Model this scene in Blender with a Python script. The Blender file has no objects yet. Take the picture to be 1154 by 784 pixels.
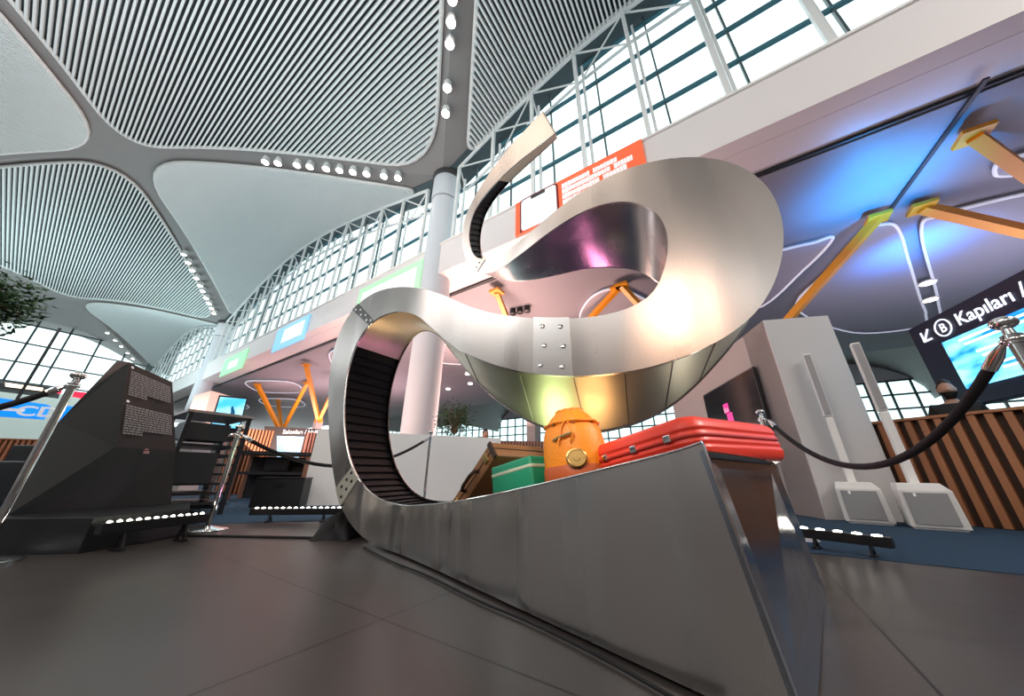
import bpy, math, random
from mathutils import Matrix, Vector
random.seed(7)
PI = math.pi
C = bpy.context.scene.collection
R = math.radians
V3 = Vector

# ------------------------------------------------------------------ camera
IMG_W, IMG_H = 1154, 784
H = 0.46
F_PX = 355.976; PITCH = R(21.955); ROLL = R(0.6488)
def ray(x, y):
    X, Y = x - IMG_W/2, IMG_H/2 - y
    c, s = math.cos(ROLL), math.sin(ROLL)
    xr, yr = c*X - s*Y, s*X + c*Y
    return V3((xr, F_PX*math.cos(PITCH) - yr*math.sin(PITCH), F_PX*math.sin(PITCH) + yr*math.cos(PITCH))).normalized()
cam = bpy.data.objects.new('camera', bpy.data.cameras.new('camera')); C.objects.link(cam)
cam.data.sensor_width = 36; cam.data.lens = F_PX/IMG_W*36; cam.data.clip_start = .02; cam.data.clip_end = 400
_c, _s = math.cos(ROLL), math.sin(ROLL)
_fw = V3((0, math.cos(PITCH), math.sin(PITCH))); _up = V3((0, -math.sin(PITCH), math.cos(PITCH))); _rt = V3((1, 0, 0))
_r = _rt*_c + _up*_s; _u = _up*_c - _rt*_s
cam.matrix_world = Matrix(((_r.x, _u.x, -_fw.x, 0), (_r.y, _u.y, -_fw.y, 0), (_r.z, _u.z, -_fw.z, H), (0, 0, 0, 1)))
bpy.context.scene.camera = cam
vs = bpy.context.scene.view_settings
bpy.context.scene.display_settings.display_device = 'sRGB'
vs.view_transform = 'Standard'; vs.look = 'None'; vs.gamma = 1; vs.use_curve_mapping = False
vs.exposure = 0.15

# ------------------------------------------------------------------ world + big lights
AP = Matrix.Rotation(R(-33.8), 4, 'Z')          # the terminal's own axes: x to the right along the facade, y through it
def W(x, y, z): return AP @ V3((x, y, z))
w = bpy.data.worlds.new('sky'); bpy.context.scene.world = w; w.use_nodes = True
nt = w.node_tree; bg = nt.nodes['Background']
sky = nt.nodes.new('ShaderNodeTexSky'); sky.sky_type = 'HOSEK_WILKIE'; sky.turbidity = 6; sky.sun_direction = (AP @ V3((-.3, -.5, .7))).normalized()
mx = nt.nodes.new('ShaderNodeMixRGB'); mx.inputs[0].default_value = .8; mx.inputs[2].default_value = (.92, 1, 1.0, 1)
nt.links.new(sky.outputs[0], mx.inputs[1]); nt.links.new(mx.outputs[0], bg.inputs[0]); bg.inputs[1].default_value = 2.3

def lamp(name, kind, loc, energy, color, size=1.0, target=None, size_y=None, spot=70, blend=.6):
    l = bpy.data.lights.new(name, kind); l.energy = energy; l.color = color
    if kind == 'AREA':
        l.size = size
        if size_y: l.shape = 'RECTANGLE'; l.size_y = size_y
    else: l.shadow_soft_size = size
    if kind == 'SPOT': l.spot_size = R(spot); l.spot_blend = blend
    o = bpy.data.objects.new(name, l); C.objects.link(o); o.location = loc
    if target is not None: o.rotation_euler = (V3(target) - V3(loc)).to_track_quat('-Z', 'Y').to_euler()
    return o
# added area fills, no fixtures: hall from above, roof from below
lamp('hall_fill', 'AREA', W(-6, -9, 10), 420, (1, .93, .88), 8, W(-6, -4, 0), 5)
lamp('hall_fill', 'AREA', W(-26, -3, 10), 700, (.93, .98, 1), 14, W(-26, -3, 0), 8)
lamp('roof_fill', 'AREA', W(-8, -3, 4.5), 800, (.78, .96, 1), 12, W(-8, -2, 14), 7)
lamp('roof_fill', 'AREA', W(-34, -2, 4.5), 1200, (.74, .97, 1), 14, W(-34, -2, 14), 7)
# warm / pink washes under the lower ceiling, blue wash on the ribs
lamp('warm_wash', 'AREA', W(-8, 10, 1.6), 1100, (1, .60, .50), 5, W(-8, 8, 7), 3)
lamp('warm_wash', 'AREA', W(-22, 12, 1.6), 900, (1, .62, .62), 8, W(-22, 12, 7), 3)
lamp('warm_wash', 'AREA', W(7, 12, 3.0), 200, (.72, .70, 1), 6, W(7, 12, 7), 3)
lamp('blue_wash', 'SPOT', W(4.0, 8.9, 5.0), 520, (.01, .34, 1), .1, W(3.9, 8.9, 6.6), spot=120, blend=.9)
lamp('blue_wash', 'SPOT', W(5.4, 11.8, 5.2), 420, (.01, .24, 1), .1, W(5.4, 12.2, 6.6), spot=110, blend=.9)
lamp('fascia_wash', 'AREA', W(-9, 2.5, 1.4), 260, (1, .62, .52), 5, W(-9, 6.6, 6.7), 2)
# lamps added round the sculpture, apart from the LED bars, for glow and highlights
lamp('key_light', 'AREA', (-.7, -3.7, 4.1), 45, (1, .60, .38), .5, (.8, 1.6, 1.3), .6)  # added behind the camera for the warm highlight on the loop
lamp('bowl_fill', 'SPOT', (.62, 2.45, .10), 12, (1, .50, .20), .16, (.55, 1.95, 1.05), spot=95, blend=1)  # added pair below the bowl for its orange and green glow
lamp('bowl_fill', 'SPOT', (.10, 2.75, .10), 20, (.80, 1, .45), .20, (.05, 2.25, 1.15), spot=90, blend=1)
lamp('curl_fill', 'SPOT', (-1.15, 3.9, .12), 95, (1, .62, .32), .22, (-1.15, 2.9, 2.0), spot=55, blend=.9)  # added pair on the floor, aimed to glow inside the curl
lamp('curl_fill', 'SPOT', (-1.75, 3.8, .12), 70, (.75, 1, .50), .2, (-1.5, 3.0, 1.9), spot=50, blend=.9)
lamp('pink_fill', 'AREA', (1.1, 4.3, .15), 9, (1, .30, .60), .25, (.7, 2.0, 2.3), .25)  # added for a pink streak inside the loop
lamp('hall_fill', 'AREA', (-1.6, -2.2, 9.3), 60, (1, .80, .64), 3, (0, 1, 1), 2.4)  # unseen overhead fill added to brighten the sculpture's tip
lamp('bag_fill', 'SPOT', (-.9, -.5, 2.3), 130, (1, .9, .72), .08, (.2, 1.35, .6), spot=17)  # added spot to brighten the orange bag
lamp('partition_fill', 'SPOT', (-1.2, 2.6, 5.8), 330, (1, .95, .92), .3, (-1.5, 5.5, .5), spot=55)  # added spot to lift the white partition
lamp('hall_fill', 'AREA', W(8, 1, 8.5), 330, (1, .92, .86), 4, W(5, 4, 0), 3)  # unseen fill added for the loudspeakers, tower and counter
lamp('case_fill', 'SPOT', (3.2, .6, 2.6), 240, (1, .88, .78), .15, (.95, 1.35, .6), spot=35)  # added spot to brighten the red suitcase from the right

# ------------------------------------------------------------------ materials
MATS = {}
def mat(name, col, rough=.5, metal=0, emit=None, es=0, bump=None, noise=None, spec=None):
    if name in MATS: return MATS[name]
    m = bpy.data.materials.new(name); m.use_nodes = True; n = m.node_tree; b = n.nodes['Principled BSDF']
    b.inputs['Base Color'].default_value = (*col, 1); b.inputs['Roughness'].default_value = rough; b.inputs['Metallic'].default_value = metal
    if spec is not None: b.inputs['Specular IOR Level'].default_value = spec
    if emit: b.inputs['Emission Color'].default_value = (*emit, 1); b.inputs['Emission Strength'].default_value = es
    if noise:   # (scale, colour2, stretch)
        tc = n.nodes.new('ShaderNodeTexCoord'); mp = n.nodes.new('ShaderNodeMapping'); mp.inputs['Scale'].default_value = noise[2]
        t = n.nodes.new('ShaderNodeTexNoise'); t.inputs['Scale'].default_value = noise[0]; t.inputs['Detail'].default_value = 5
        r = n.nodes.new('ShaderNodeMixRGB'); r.inputs[1].default_value = (*col, 1); r.inputs[2].default_value = (*noise[1], 1)
        n.links.new(tc.outputs['Object'], mp.inputs[0]); n.links.new(mp.outputs[0], t.inputs[0]); n.links.new(t.outputs[0], r.inputs[0]); n.links.new(r.outputs[0], b.inputs['Base Color'])
    if bump:    # (scale, strength, stretch)
        tc = n.nodes.new('ShaderNodeTexCoord'); mp = n.nodes.new('ShaderNodeMapping'); mp.inputs['Scale'].default_value = bump[2]
        t = n.nodes.new('ShaderNodeTexNoise'); t.inputs['Scale'].default_value = bump[0]; t.inputs['Detail'].default_value = 3
        bm = n.nodes.new('ShaderNodeBump'); bm.inputs['Strength'].default_value = bump[1]; bm.inputs['Distance'].default_value = .05
        n.links.new(tc.outputs['Object'], mp.inputs[0]); n.links.new(mp.outputs[0], t.inputs[0]); n.links.new(t.outputs[0], bm.inputs['Height']); n.links.new(bm.outputs[0], b.inputs['Normal'])
    MATS[name] = m; return m
U1 = (1, 1, 1)
def steel(name, col, rough, wav, sc=(1, 1, .35)):
    m = mat(name, col, rough, 1)
    n = m.node_tree; b = n.nodes['Principled BSDF']
    tc = n.nodes.new('ShaderNodeTexCoord')
    mp = n.nodes.new('ShaderNodeMapping'); mp.inputs['Scale'].default_value = sc
    t = n.nodes.new('ShaderNodeTexNoise'); t.inputs['Scale'].default_value = 1.9; t.inputs['Detail'].default_value = .6
    mp2 = n.nodes.new('ShaderNodeMapping'); mp2.inputs['Scale'].default_value = (2.2, 2.2, .25)
    t2 = n.nodes.new('ShaderNodeTexNoise'); t2.inputs['Scale'].default_value = 3; t2.inputs['Detail'].default_value = 0
    bm = n.nodes.new('ShaderNodeBump'); bm.inputs['Strength'].default_value = wav; bm.inputs['Distance'].default_value = .06
    mr = n.nodes.new('ShaderNodeMapRange'); mr.inputs['To Min'].default_value = rough - .05; mr.inputs['To Max'].default_value = rough + .07
    n.links.new(tc.outputs['Object'], mp.inputs[0]); n.links.new(mp.outputs[0], t.inputs[0]); n.links.new(t.outputs[0], bm.inputs['Height']); n.links.new(bm.outputs[0], b.inputs['Normal'])
    n.links.new(tc.outputs['Object'], mp2.inputs[0]); n.links.new(mp2.outputs[0], t2.inputs[0]); n.links.new(t2.outputs[0], mr.inputs[0]); n.links.new(mr.outputs[0], b.inputs['Roughness'])
    return m
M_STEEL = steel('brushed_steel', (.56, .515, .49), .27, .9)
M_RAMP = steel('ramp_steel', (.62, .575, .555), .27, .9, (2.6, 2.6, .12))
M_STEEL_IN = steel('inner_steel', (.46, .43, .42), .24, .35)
M_BOWL = steel('cover_steel', (.55, .53, .43), .42, .3)
M_END = steel('end_steel', (.42, .44, .5), .2, .3)
M_CHROME = mat('chrome', (.8, .8, .8), .08, 1)
M_PLATE = mat('joint_plate_metal', (.78, .76, .66), .35, .6)
M_DPLATE = mat('dark_plate_metal', (.12, .12, .12), .4, .7)
M_HOLE = mat('hole_black', (.02, .02, .02), .7)
M_BELT = mat('belt_rubber', (.010, .010, .011), .5, bump=(60, .15, U1), spec=.12)
M_EDGE = mat('polished_edge', (.95, .93, .9), .18, 1)
M_BLACK = mat('black_plastic', (.02, .021, .024), .45)
M_BLACKM = mat('black_metal', (.03, .03, .033), .35, .5)
M_KIOSK = mat('kiosk_black', (.010, .012, .014), .42, bump=(90, .05, U1))
M_KFACE = mat('kiosk_face', (.03,.028,.03),.45)
M_PRINT = mat('grey_print', (.32, .32, .33), .6)
M_WPRINT = mat('white_print', (.85, .85, .85), .6, emit=(.9, .92, 1), es=.25)  # slight emission added so the lettering stays white, not a lamp
M_WHITE = mat('white_paint', (.88, .87, .85), .45)
M_TRUSS = mat('truss_white', (.78, .80, .80), .4)
M_FASCIA = mat('fascia_paint', (.84, .80, .80), .4, noise=(.5, (.78, .74, .74), U1))
M_LED = mat('led_lens', (1, 1, 1), .4, emit=(1, .93, .78), es=14)
M_DOWN = mat('downlight_lens', (1, 1, 1), .4, emit=(1, .9, .75), es=30)
M_ROPE = mat('rope_velvet', (.008, .008, .010), .75)
M_ORANGE_ST = mat('orange_steel', (.85, .33, .015), .4)
M_MULL = mat('mullion_teal', (.05, .17, .21), .4)
M_MULLD = mat('mullion_dark', (.07, .10, .11), .4)
M_BAFFLE = mat('baffle_white', (.80, .84, .84), .5)
M_GAP = mat('ceiling_gap', (.035, .04, .045), .8)
M_RIB = mat('rib_paint', (.27, .255, .25), .6)
M_TRIM = mat('cell_trim', (.75, .75, .73), .5)
M_COL = mat('column_white', (.66, .69, .74), .45)
M_LCEIL = mat('lower_ceiling_paint', (.30, .29, .33), .5, noise=(.35, (.24, .24, .27), U1))
M_LCELL = mat('lower_cell_paint', (.42, .41, .46), .5)
M_GLOW = mat('cove_line', (.8, .8, .85), .5, emit=(.75, .8, 1), es=.35)
M_WOOD = mat('slat_wood', (.52, .21, .085), .5, noise=(3, (.28, .11, .05), (1, 1, .2)))
M_WOODD = mat('wood_shadow_gap', (.05, .025, .015), .7)
M_CARPET = mat('carpet_blue', (.012, .05, .10), .9, bump=(300, .3, U1))
M_GREYP = mat('tower_paint', (.62, .61, .61), .5)
M_GREYW = mat('tv_wall_paint', (.42, .37, .36), .5)
M_GRILLE = mat('speaker_grille', (.36, .36, .37), .6, bump=(400, .2, U1))
M_SKIN = mat('skin', (.45, .25, .17), .5)
M_HAIR = mat('hair', (.015, .012, .01), .6)
M_LEAF = mat('leaf', (.03, .09, .025), .5)
M_BARK = mat('bark', (.12, .07, .04), .8)

def floor_mat():
    m = bpy.data.materials.new('stone_tile'); m.use_nodes = True; n = m.node_tree; b = n.nodes['Principled BSDF']
    tc = n.nodes.new('ShaderNodeTexCoord'); mp = n.nodes.new('ShaderNodeMapping')
    mp.inputs['Location'].default_value = (-.29, -.88, 0)
    sx = n.nodes.new('ShaderNodeSeparateXYZ'); n.links.new(tc.outputs['Object'], mp.inputs[0]); n.links.new(mp.outputs[0], sx.inputs[0])
    outs = []
    for ax in (0, 1):
        d = n.nodes.new('ShaderNodeMath'); d.operation = 'PINGPONG'; d.inputs[1].default_value = .7
        n.links.new(sx.outputs[ax], d.inputs[0])
        l = n.nodes.new('ShaderNodeMath'); l.operation = 'LESS_THAN'; l.inputs[1].default_value = .004
        n.links.new(d.outputs[0], l.inputs[0]); outs.append(l)
    mx = n.nodes.new('ShaderNodeMath'); mx.operation = 'MAXIMUM'; n.links.new(outs[0].outputs[0], mx.inputs[0]); n.links.new(outs[1].outputs[0], mx.inputs[1])
    t = n.nodes.new('ShaderNodeTexNoise'); t.inputs['Scale'].default_value = 1.6; t.inputs['Detail'].default_value = 8
    n.links.new(tc.outputs['Object'], t.inputs[0])
    cr = n.nodes.new('ShaderNodeMixRGB'); cr.inputs[1].default_value = (.038, .035, .034, 1); cr.inputs[2].default_value = (.075, .066, .062, 1)
    n.links.new(t.outputs[0], cr.inputs[0])
    c2 = n.nodes.new('ShaderNodeMixRGB'); c2.inputs[2].default_value = (.008, .008, .009, 1); n.links.new(mx.outputs[0], c2.inputs[0]); n.links.new(cr.outputs[0], c2.inputs[1])
    n.links.new(c2.outputs[0], b.inputs['Base Color']); b.inputs['Specular IOR Level'].default_value = .35
    mr = n.nodes.new('ShaderNodeMapRange'); mr.inputs['To Min'].default_value = .26; mr.inputs['To Max'].default_value = .42
    n.links.new(t.outputs[0], mr.inputs[0]); n.links.new(mr.outputs[0], b.inputs['Roughness'])
    return m
M_FLOOR = floor_mat()
def glass_mat():
    m = bpy.data.materials.new('glass_pane'); m.use_nodes = True; n = m.node_tree
    for x in list(n.nodes): n.nodes.remove(x)
    o = n.nodes.new('ShaderNodeOutputMaterial'); mx = n.nodes.new('ShaderNodeMixShader'); mx.inputs[0].default_value = .1
    tr = n.nodes.new('ShaderNodeBsdfTransparent'); tr.inputs[0].default_value = (.86, .97, .97, 1)
    gl = n.nodes.new('ShaderNodeBsdfGlossy'); gl.inputs['Roughness'].default_value = .05
    n.links.new(tr.outputs[0], mx.inputs[1]); n.links.new(gl.outputs[0], mx.inputs[2]); n.links.new(mx.outputs[0], o.inputs[0]); return m
M_GLASS = glass_mat()
def screen_mat(name, c1, c2, scale, es, stretch=(1, 1, 1)):
    m = bpy.data.materials.new(name); m.use_nodes = True; n = m.node_tree; b = n.nodes['Principled BSDF']
    b.inputs['Base Color'].default_value = (.02, .02, .02, 1); b.inputs['Roughness'].default_value = .2
    tc = n.nodes.new('ShaderNodeTexCoord'); mp = n.nodes.new('ShaderNodeMapping'); mp.inputs['Scale'].default_value = stretch
    t = n.nodes.new('ShaderNodeTexNoise'); t.inputs['Scale'].default_value = scale; t.inputs['Detail'].default_value = 2
    r = n.nodes.new('ShaderNodeValToRGB'); r.color_ramp.elements[0].position = .38; r.color_ramp.elements[0].color = (*c1, 1)
    r.color_ramp.elements[1].position = .62; r.color_ramp.elements[1].color = (*c2, 1)
    n.links.new(tc.outputs['Object'], mp.inputs[0]); n.links.new(mp.outputs[0], t.inputs[0]); n.links.new(t.outputs[0], r.inputs[0]); n.links.new(r.outputs[0], b.inputs['Emission Color'])
    b.inputs['Emission Strength'].default_value = es; return m

# ------------------------------------------------------------------ mesh helper
class MB:
    def __init__(s, M=None): s.v = []; s.f = []; s.M = M or Matrix.Identity(4)
    def add(s, vs, fs):
        b = len(s.v); s.v += [s.M @ V3(p) for p in vs]; s.f += [tuple(b + i for i in f) for f in fs]; return s
    def box(s, c, d, rot=None, taper=(1, 1)):
        x, y, z = d[0]/2, d[1]/2, d[2]/2; q = []
        for sz in (-1, 1):
            tx, ty = (1, 1) if sz < 0 else taper
            for sx, sy in ((-1, -1), (1, -1), (1, 1), (-1, 1)):
                p = V3((sx*x*tx, sy*y*ty, sz*z))
                if rot is not None: p = rot @ p
                q.append(p + V3(c))
        return s.add(q, [(0, 3, 2, 1), (4, 5, 6, 7), (0, 1, 5, 4), (1, 2, 6, 5), (2, 3, 7, 6), (3, 0, 4, 7)])
    def bar(s, a, b, w, h, up=(0, 0, 1)):
        a, b = V3(a), V3(b); d = (b - a).normalized(); x = d.cross(V3(up))
        if x.length < 1e-4: x = d.cross(V3((1, 0, 0)))
        x.normalize(); y = x.cross(d).normalized(); q = []
        for p in (a, b):
            for i, j in ((-1, -1), (1, -1), (1, 1), (-1, 1)): q.append(p + x*(i*w/2) + y*(j*h/2))
        return s.add(q, [(0, 1, 2, 3), (7, 6, 5, 4), (0, 4, 5, 1), (1, 5, 6, 2), (2, 6, 7, 3), (3, 7, 4, 0)])
    def tube(s, pts, r, n=10, closed=False):
        pts = [V3(p) for p in pts]; N = len(pts); rr = r if isinstance(r, (list, tuple)) else [r]*N
        q = []; ref = None
        for i, p in enumerate(pts):
            a = pts[i-1] if (i or closed) else p; b = pts[(i+1) % N] if (i < N-1 or closed) else p
            d = (b - a).normalized()
            if ref is None:
                ref = d.cross(V3((0, 0, 1)))
                if ref.length < 1e-3: ref = d.cross(V3((1, 0, 0)))
            ref = (ref - d*ref.dot(d)).normalized(); y = d.cross(ref)
            for k in range(n): t = 2*PI*k/n; q.append(p + (ref*math.cos(t) + y*math.sin(t))*rr[i])
        f = []
        for i in range(N if closed else N-1):
            for k in range(n):
                a = i*n + k; b = i*n + (k+1) % n; j = ((i+1) % N)*n
                f.append((a, b, j + (k+1) % n, j + k))
        if not closed: f.append(tuple(range(n-1, -1, -1))); f.append(tuple((N-1)*n + k for k in range(n)))
        return s.add(q, f)
    def lathe(s, prof, c=(0, 0, 0), n=20, rot=None, sc=(1, 1)):
        q = []; c = V3(c)
        for r, z in prof:
            for k in range(n):
                p = V3((r*math.cos(2*PI*k/n)*sc[0], r*math.sin(2*PI*k/n)*sc[1], z))
                if rot is not None: p = rot @ p
                q.append(p + c)
        f = []
        for i in range(len(prof)-1):
            for k in range(n): f.append((i*n+k, i*n+(k+1) % n, (i+1)*n+(k+1) % n, (i+1)*n+k))
        f.append(tuple(range(n-1, -1, -1))); f.append(tuple((len(prof)-1)*n + k for k in range(n)))
        return s.add(q, f)
    def prism(s, poly, d):      # poly of 3D points extruded by vector d
        n = len(poly); poly = [V3(p) for p in poly]; d = V3(d)
        return s.add(poly + [p + d for p in poly], [tuple(range(n-1, -1, -1)), tuple(range(n, 2*n))] + [(i, (i+1) % n, n + (i+1) % n, n + i) for i in range(n)])
    def loft(s, rings, cap=True):
        n = len(rings[0]); q = [p for r in rings for p in r]; f = []
        for i in range(len(rings)-1):
            for k in range(n): f.append((i*n+k, i*n+(k+1) % n, (i+1)*n+(k+1) % n, (i+1)*n+k))
        if cap: f.append(tuple(range(n-1, -1, -1))); f.append(tuple((len(rings)-1)*n + k for k in range(n)))
        return s.add(q, f)
    def build(s, name, m, parent=None, smooth=None, bevel=0, M=None):
        me = bpy.data.meshes.new(name); me.from_pydata([tuple(p) for p in s.v], [], s.f); me.update()
        import bmesh
        bm = bmesh.new(); bm.from_mesh(me); bmesh.ops.recalc_face_normals(bm, faces=bm.faces)
        if bevel: bmesh.ops.bevel(bm, geom=[e for e in bm.edges if e.calc_face_angle(0) > .5], offset=bevel, segments=3, profile=.6, affect='EDGES', clamp_overlap=True)
        bm.to_mesh(me); bm.free()
        if smooth:
            me.polygons.foreach_set('use_smooth', [True]*len(me.polygons)); me.set_sharp_from_angle(angle=R(smooth))
        me.materials.append(m)
        o = bpy.data.objects.new(name, me); C.objects.link(o)
        if parent: o.parent = parent
        elif M is not None: o.matrix_world = M
        return o
def tag(o, label=None, cat=None, group=None, kind=None):
    if label: o['label'] = label
    if cat: o['category'] = cat
    if group: o['group'] = group
    if kind: o['kind'] = kind
    return o
def thing(name, label, cat, M, group=None):
    o = bpy.data.objects.new(name, None); C.objects.link(o); o.empty_display_size = .1
    o.matrix_world = M if isinstance(M, Matrix) else Matrix.Translation(M)
    return tag(o, label, cat, group)
def struct(name, mb, m, M=None, **k):
    return tag(mb.build(name, m, None, M=M, **k), kind='structure')
def copy_tree(o, parent=None):
    c = o.copy(); C.objects.link(c)
    if parent: c.parent = parent
    for ch in list(o.children): copy_tree(ch, c)
    return c
def APM(x, y, z=0, a=0): return AP @ Matrix.Translation((x, y, z)) @ Matrix.Rotation(R(a), 4, 'Z')
def text_mesh(name, s, size, M, m, parent, align='LEFT', bold=.0, shear=0):
    cu = bpy.data.curves.new(name, 'FONT'); cu.body = s; cu.size = size; cu.align_x = align; cu.extrude = .002; cu.offset = bold; cu.shear = shear
    t = bpy.data.objects.new('tmp', cu); C.objects.link(t)
    dg = bpy.context.evaluated_depsgraph_get(); dg.update()
    me = bpy.data.meshes.new_from_object(t.evaluated_get(dg)); bpy.data.objects.remove(t)
    me.materials.clear(); me.materials.append(m); me.transform(M)
    o = bpy.data.objects.new(name, me); C.objects.link(o); o.parent = parent; return o
STAND = Matrix.Rotation(R(90), 4, 'X')      # text upright, facing -y
# pixel on a terminal plane y = const / z = const, in terminal axes
def on_y(x, y, yy):
    d = AP.inverted() @ ray(x, y); t = yy/d.y; return V3((d.x*t, yy, H + d.z*t))
def on_z(x, y, z):
    d = AP.inverted() @ ray(x, y); t = (z-H)/d.z; return V3((d.x*t, d.y*t, z))
def on_x(x, y, xx):
    d = AP.inverted() @ ray(x, y); t = xx/d.x; return V3((xx, d.y*t, H + d.z*t))

# ================================================================== SETTING
FLOOR_Z = 0
struct('floor', MB().box((-14, 8, -.1), (100, 80, .2)), M_FLOOR, AP)
cp = [(12, 3.16), (12, 30), (-20, 30), (-20, -6), (-9, -6), (-5.6, -.6), (-4.16, 1.38), (-3.6, 2.1), (-3.0, 2.7), (-1.5, 3.16)]
struct('floor_carpet', MB().prism([(x, y, .0005) for x, y in cp], (0, 0, .003)), M_CARPET, AP)

# --- the vaulted roof
COLX = -7.44; BX = 12.15; CY = 6.0; BY = 7.54; ZC = 11.5; ZX = 14.0
def g(s): return ZC + (ZX-ZC)*math.sin(PI/2*min(max(s, 0), 1))**1.15
def pp(d, per): d = abs(d) % (2*per); return d if d <= per else 2*per - d
BXR = 8.1                                        # the bay right of the round column is narrower
XN = [COLX-4*BX, COLX-3*BX-.8, COLX-2*BX, COLX-BX-1.1, COLX, COLX+BXR, COLX+2*BXR, COLX+3*BXR, COLX+4*BXR]     # column rows and bay centres in turn
def ax_(x):
    for i in range(8):
        if x <= XN[i+1] or i == 7:
            t = min(max((x-XN[i])/(XN[i+1]-XN[i]), 0), 1); return t if i % 2 == 0 else 1-t
def by_(y): return pp(y-CY, BY)/BY
def roof_z(x, y): return g(max(ax_(x), by_(y)))
rb = MB(); N = 12
for i in range(8):
    for j in range(-3, 0):
        x0, x1 = XN[i], XN[i+1]; y0, y1 = CY + j*BY, CY + (j+1)*BY
        colx_first = (i % 2 == 0); coly_first = (j % 2 == 0)
        vsx = []
        for b in range(N+1):
            for a in range(N+1):
                x = x0 + (x1-x0)*a/N; y = y0 + (y1-y0)*b/N; vsx.append((x, y, roof_z(x, y)))
        fs = []
        for b in range(N):
            for a in range(N):
                p = b*(N+1)+a; q = (p, p+1, p+N+2, p+N+1)
                if colx_first == coly_first: fs += [(q[0], q[1], q[2]), (q[0], q[2], q[3])]
                else: fs += [(q[0], q[1], q[3]), (q[1], q[2], q[3])]
        rb.add(vsx, fs)
ceiling = struct('ceiling', rb, M_RIB, AP)
def inset_round(P, d, cuts):
    n = len(P); P = [V3((p[0], p[1], 0)) for p in P]; L = []
    area = sum(P[i].x*P[(i+1) % n].y - P[(i+1) % n].x*P[i].y for i in range(n))
    if area < 0: P.reverse(); cuts = cuts[::-1]
    dd = d if isinstance(d, list) else [d]*n
    if area < 0 and isinstance(d, list): dd = [dd[(n-2-i) % n] for i in range(n)]
    for i in range(n):
        a, b = P[i], P[(i+1) % n]; t = (b-a).normalized(); nn = V3((-t.y, t.x, 0)); L.append((a + nn*dd[i], t))
    Q = []
    for i in range(n):
        p, t = L[i-1]; q, s = L[i]; den = t.x*s.y - t.y*s.x; k = ((q.x-p.x)*s.y - (q.y-p.y)*s.x)/den; Q.append(p + t*k)
    out = []
    for i in range(n):
        a = Q[i]; u = (Q[i-1]-a).normalized(); v = (Q[(i+1) % n]-a).normalized(); c = cuts[i]
        for k in range(9):
            t = k/8; out.append(a + u*c*(1-t)**2 + v*c*t*t)
    return out
def cut(poly, ax, val):
    o = 1-ax; xs = []; n = len(poly)
    for i in range(n):
        a, b = poly[i], poly[(i+1) % n]
        if (a[ax]-val)*(b[ax]-val) < 0: t = (val-a[ax])/(b[ax]-a[ax]); xs.append(a[o] + (b[o]-a[o])*t)
    return (min(xs), max(xs)) if len(xs) > 1 else None
def cell(P, cuts, ax, inset=.30):      # ax: the coordinate held constant along a baffle
    poly = inset_round(P, inset, cuts); lo = min(p[ax] for p in poly); hi = max(p[ax] for p in poly)
    zf = lambda c: g(ax_(c)) if ax == 0 else g(by_(c))
    PT = .135; gap = MB(); baf = MB(); rows = []
    n = int((hi-lo)/PT)
    for i in range(n+1):
        c = lo + (hi-lo)*(i+.5)/(n+1); e = cut(poly, ax, c)
        if not e: continue
        z = zf(c); mk = (lambda t, zz: (c, t, zz)) if ax == 0 else (lambda t, zz: (t, c, zz))
        rows.append((mk(e[0], z-.03), mk(e[1], z-.03)))
        baf.bar(mk(e[0], z-.13), mk(e[1], z-.13), .058, .15)
    v = []; f = []
    for i, (a, b) in enumerate(rows):
        v += [a, b]
        if i: f.append((2*i-2, 2*i-1, 2*i+1, 2*i))
    gap.add(v, f); gp = gap.build('ceiling_panel', M_GAP, ceiling)
    baf.build('baffles', M_BAFFLE, ceiling)
    pts = []
    for i in range(len(poly)):
        a, b = poly[i], poly[(i+1) % len(poly)]; m = max(1, int((b-a).length/.8))
        for k in range(m): q = a.lerp(b, k/m); pts.append((q.x, q.y, (g(ax_(q.x)) if ax == 0 else g(by_(q.y))) - .12))
    MB().tube(pts, .07, 6, closed=True).build('panel_trim', M_TRIM, ceiling, smooth=60)
YX = CY - BY
for i in (2, 4, 6):
    x0, xc, x1 = XN[i-1], XN[i], XN[i+1]
    cell([(x0, YX), (xc, CY-2*BY), (x1, YX), (xc, CY)], [2.2, 2.0, 2.2, 2.0], 1)
for i in (1, 3, 5, 7):
    x0, xx, x1 = XN[i-1], XN[i], XN[i+1]
    cell([(x0+.5, CY+.38), (xx, YX), (x1-.5, CY+.38)], [.6, 2.6, .6], 0)
    if i > 1: cell([(x0, CY-2*BY), (xx, YX-2*BY), (x1, CY-2*BY), (xx, YX)], [2, 2.4, 2, 2.4], 0)
# --- columns
def column(x, y, r=.5):
    m = MB().lathe([(r, 0), (r, ZC-1.25)], (0, 0, 0), 28)
    o = struct('column', m, M_COL, APM(x, y, 0), smooth=50)
    MB().lathe([(r-.03, ZC-1.26), (r-.03, ZC-1.2)], (0, 0, 0), 28).build('collar', M_DPLATE, o, smooth=40)
    MB().lathe([(r+.04, ZC-1.2), (r+.04, ZC-.12)], (0, 0, 0), 28).build('capital', M_COL, o, smooth=60)
    MB().lathe([(r+.10, ZC-.16), (r+.10, ZC+.05)], (0, 0, 0), 28).build('top_ring', M_DPLATE, o, smooth=40)
for x in (COLX, COLX-2*BX, COLX-4*BX, COLX+2*BXR): column(x, CY+.3)
for x in (COLX, COLX-2*BX): column(x, CY-2*BY)
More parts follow.
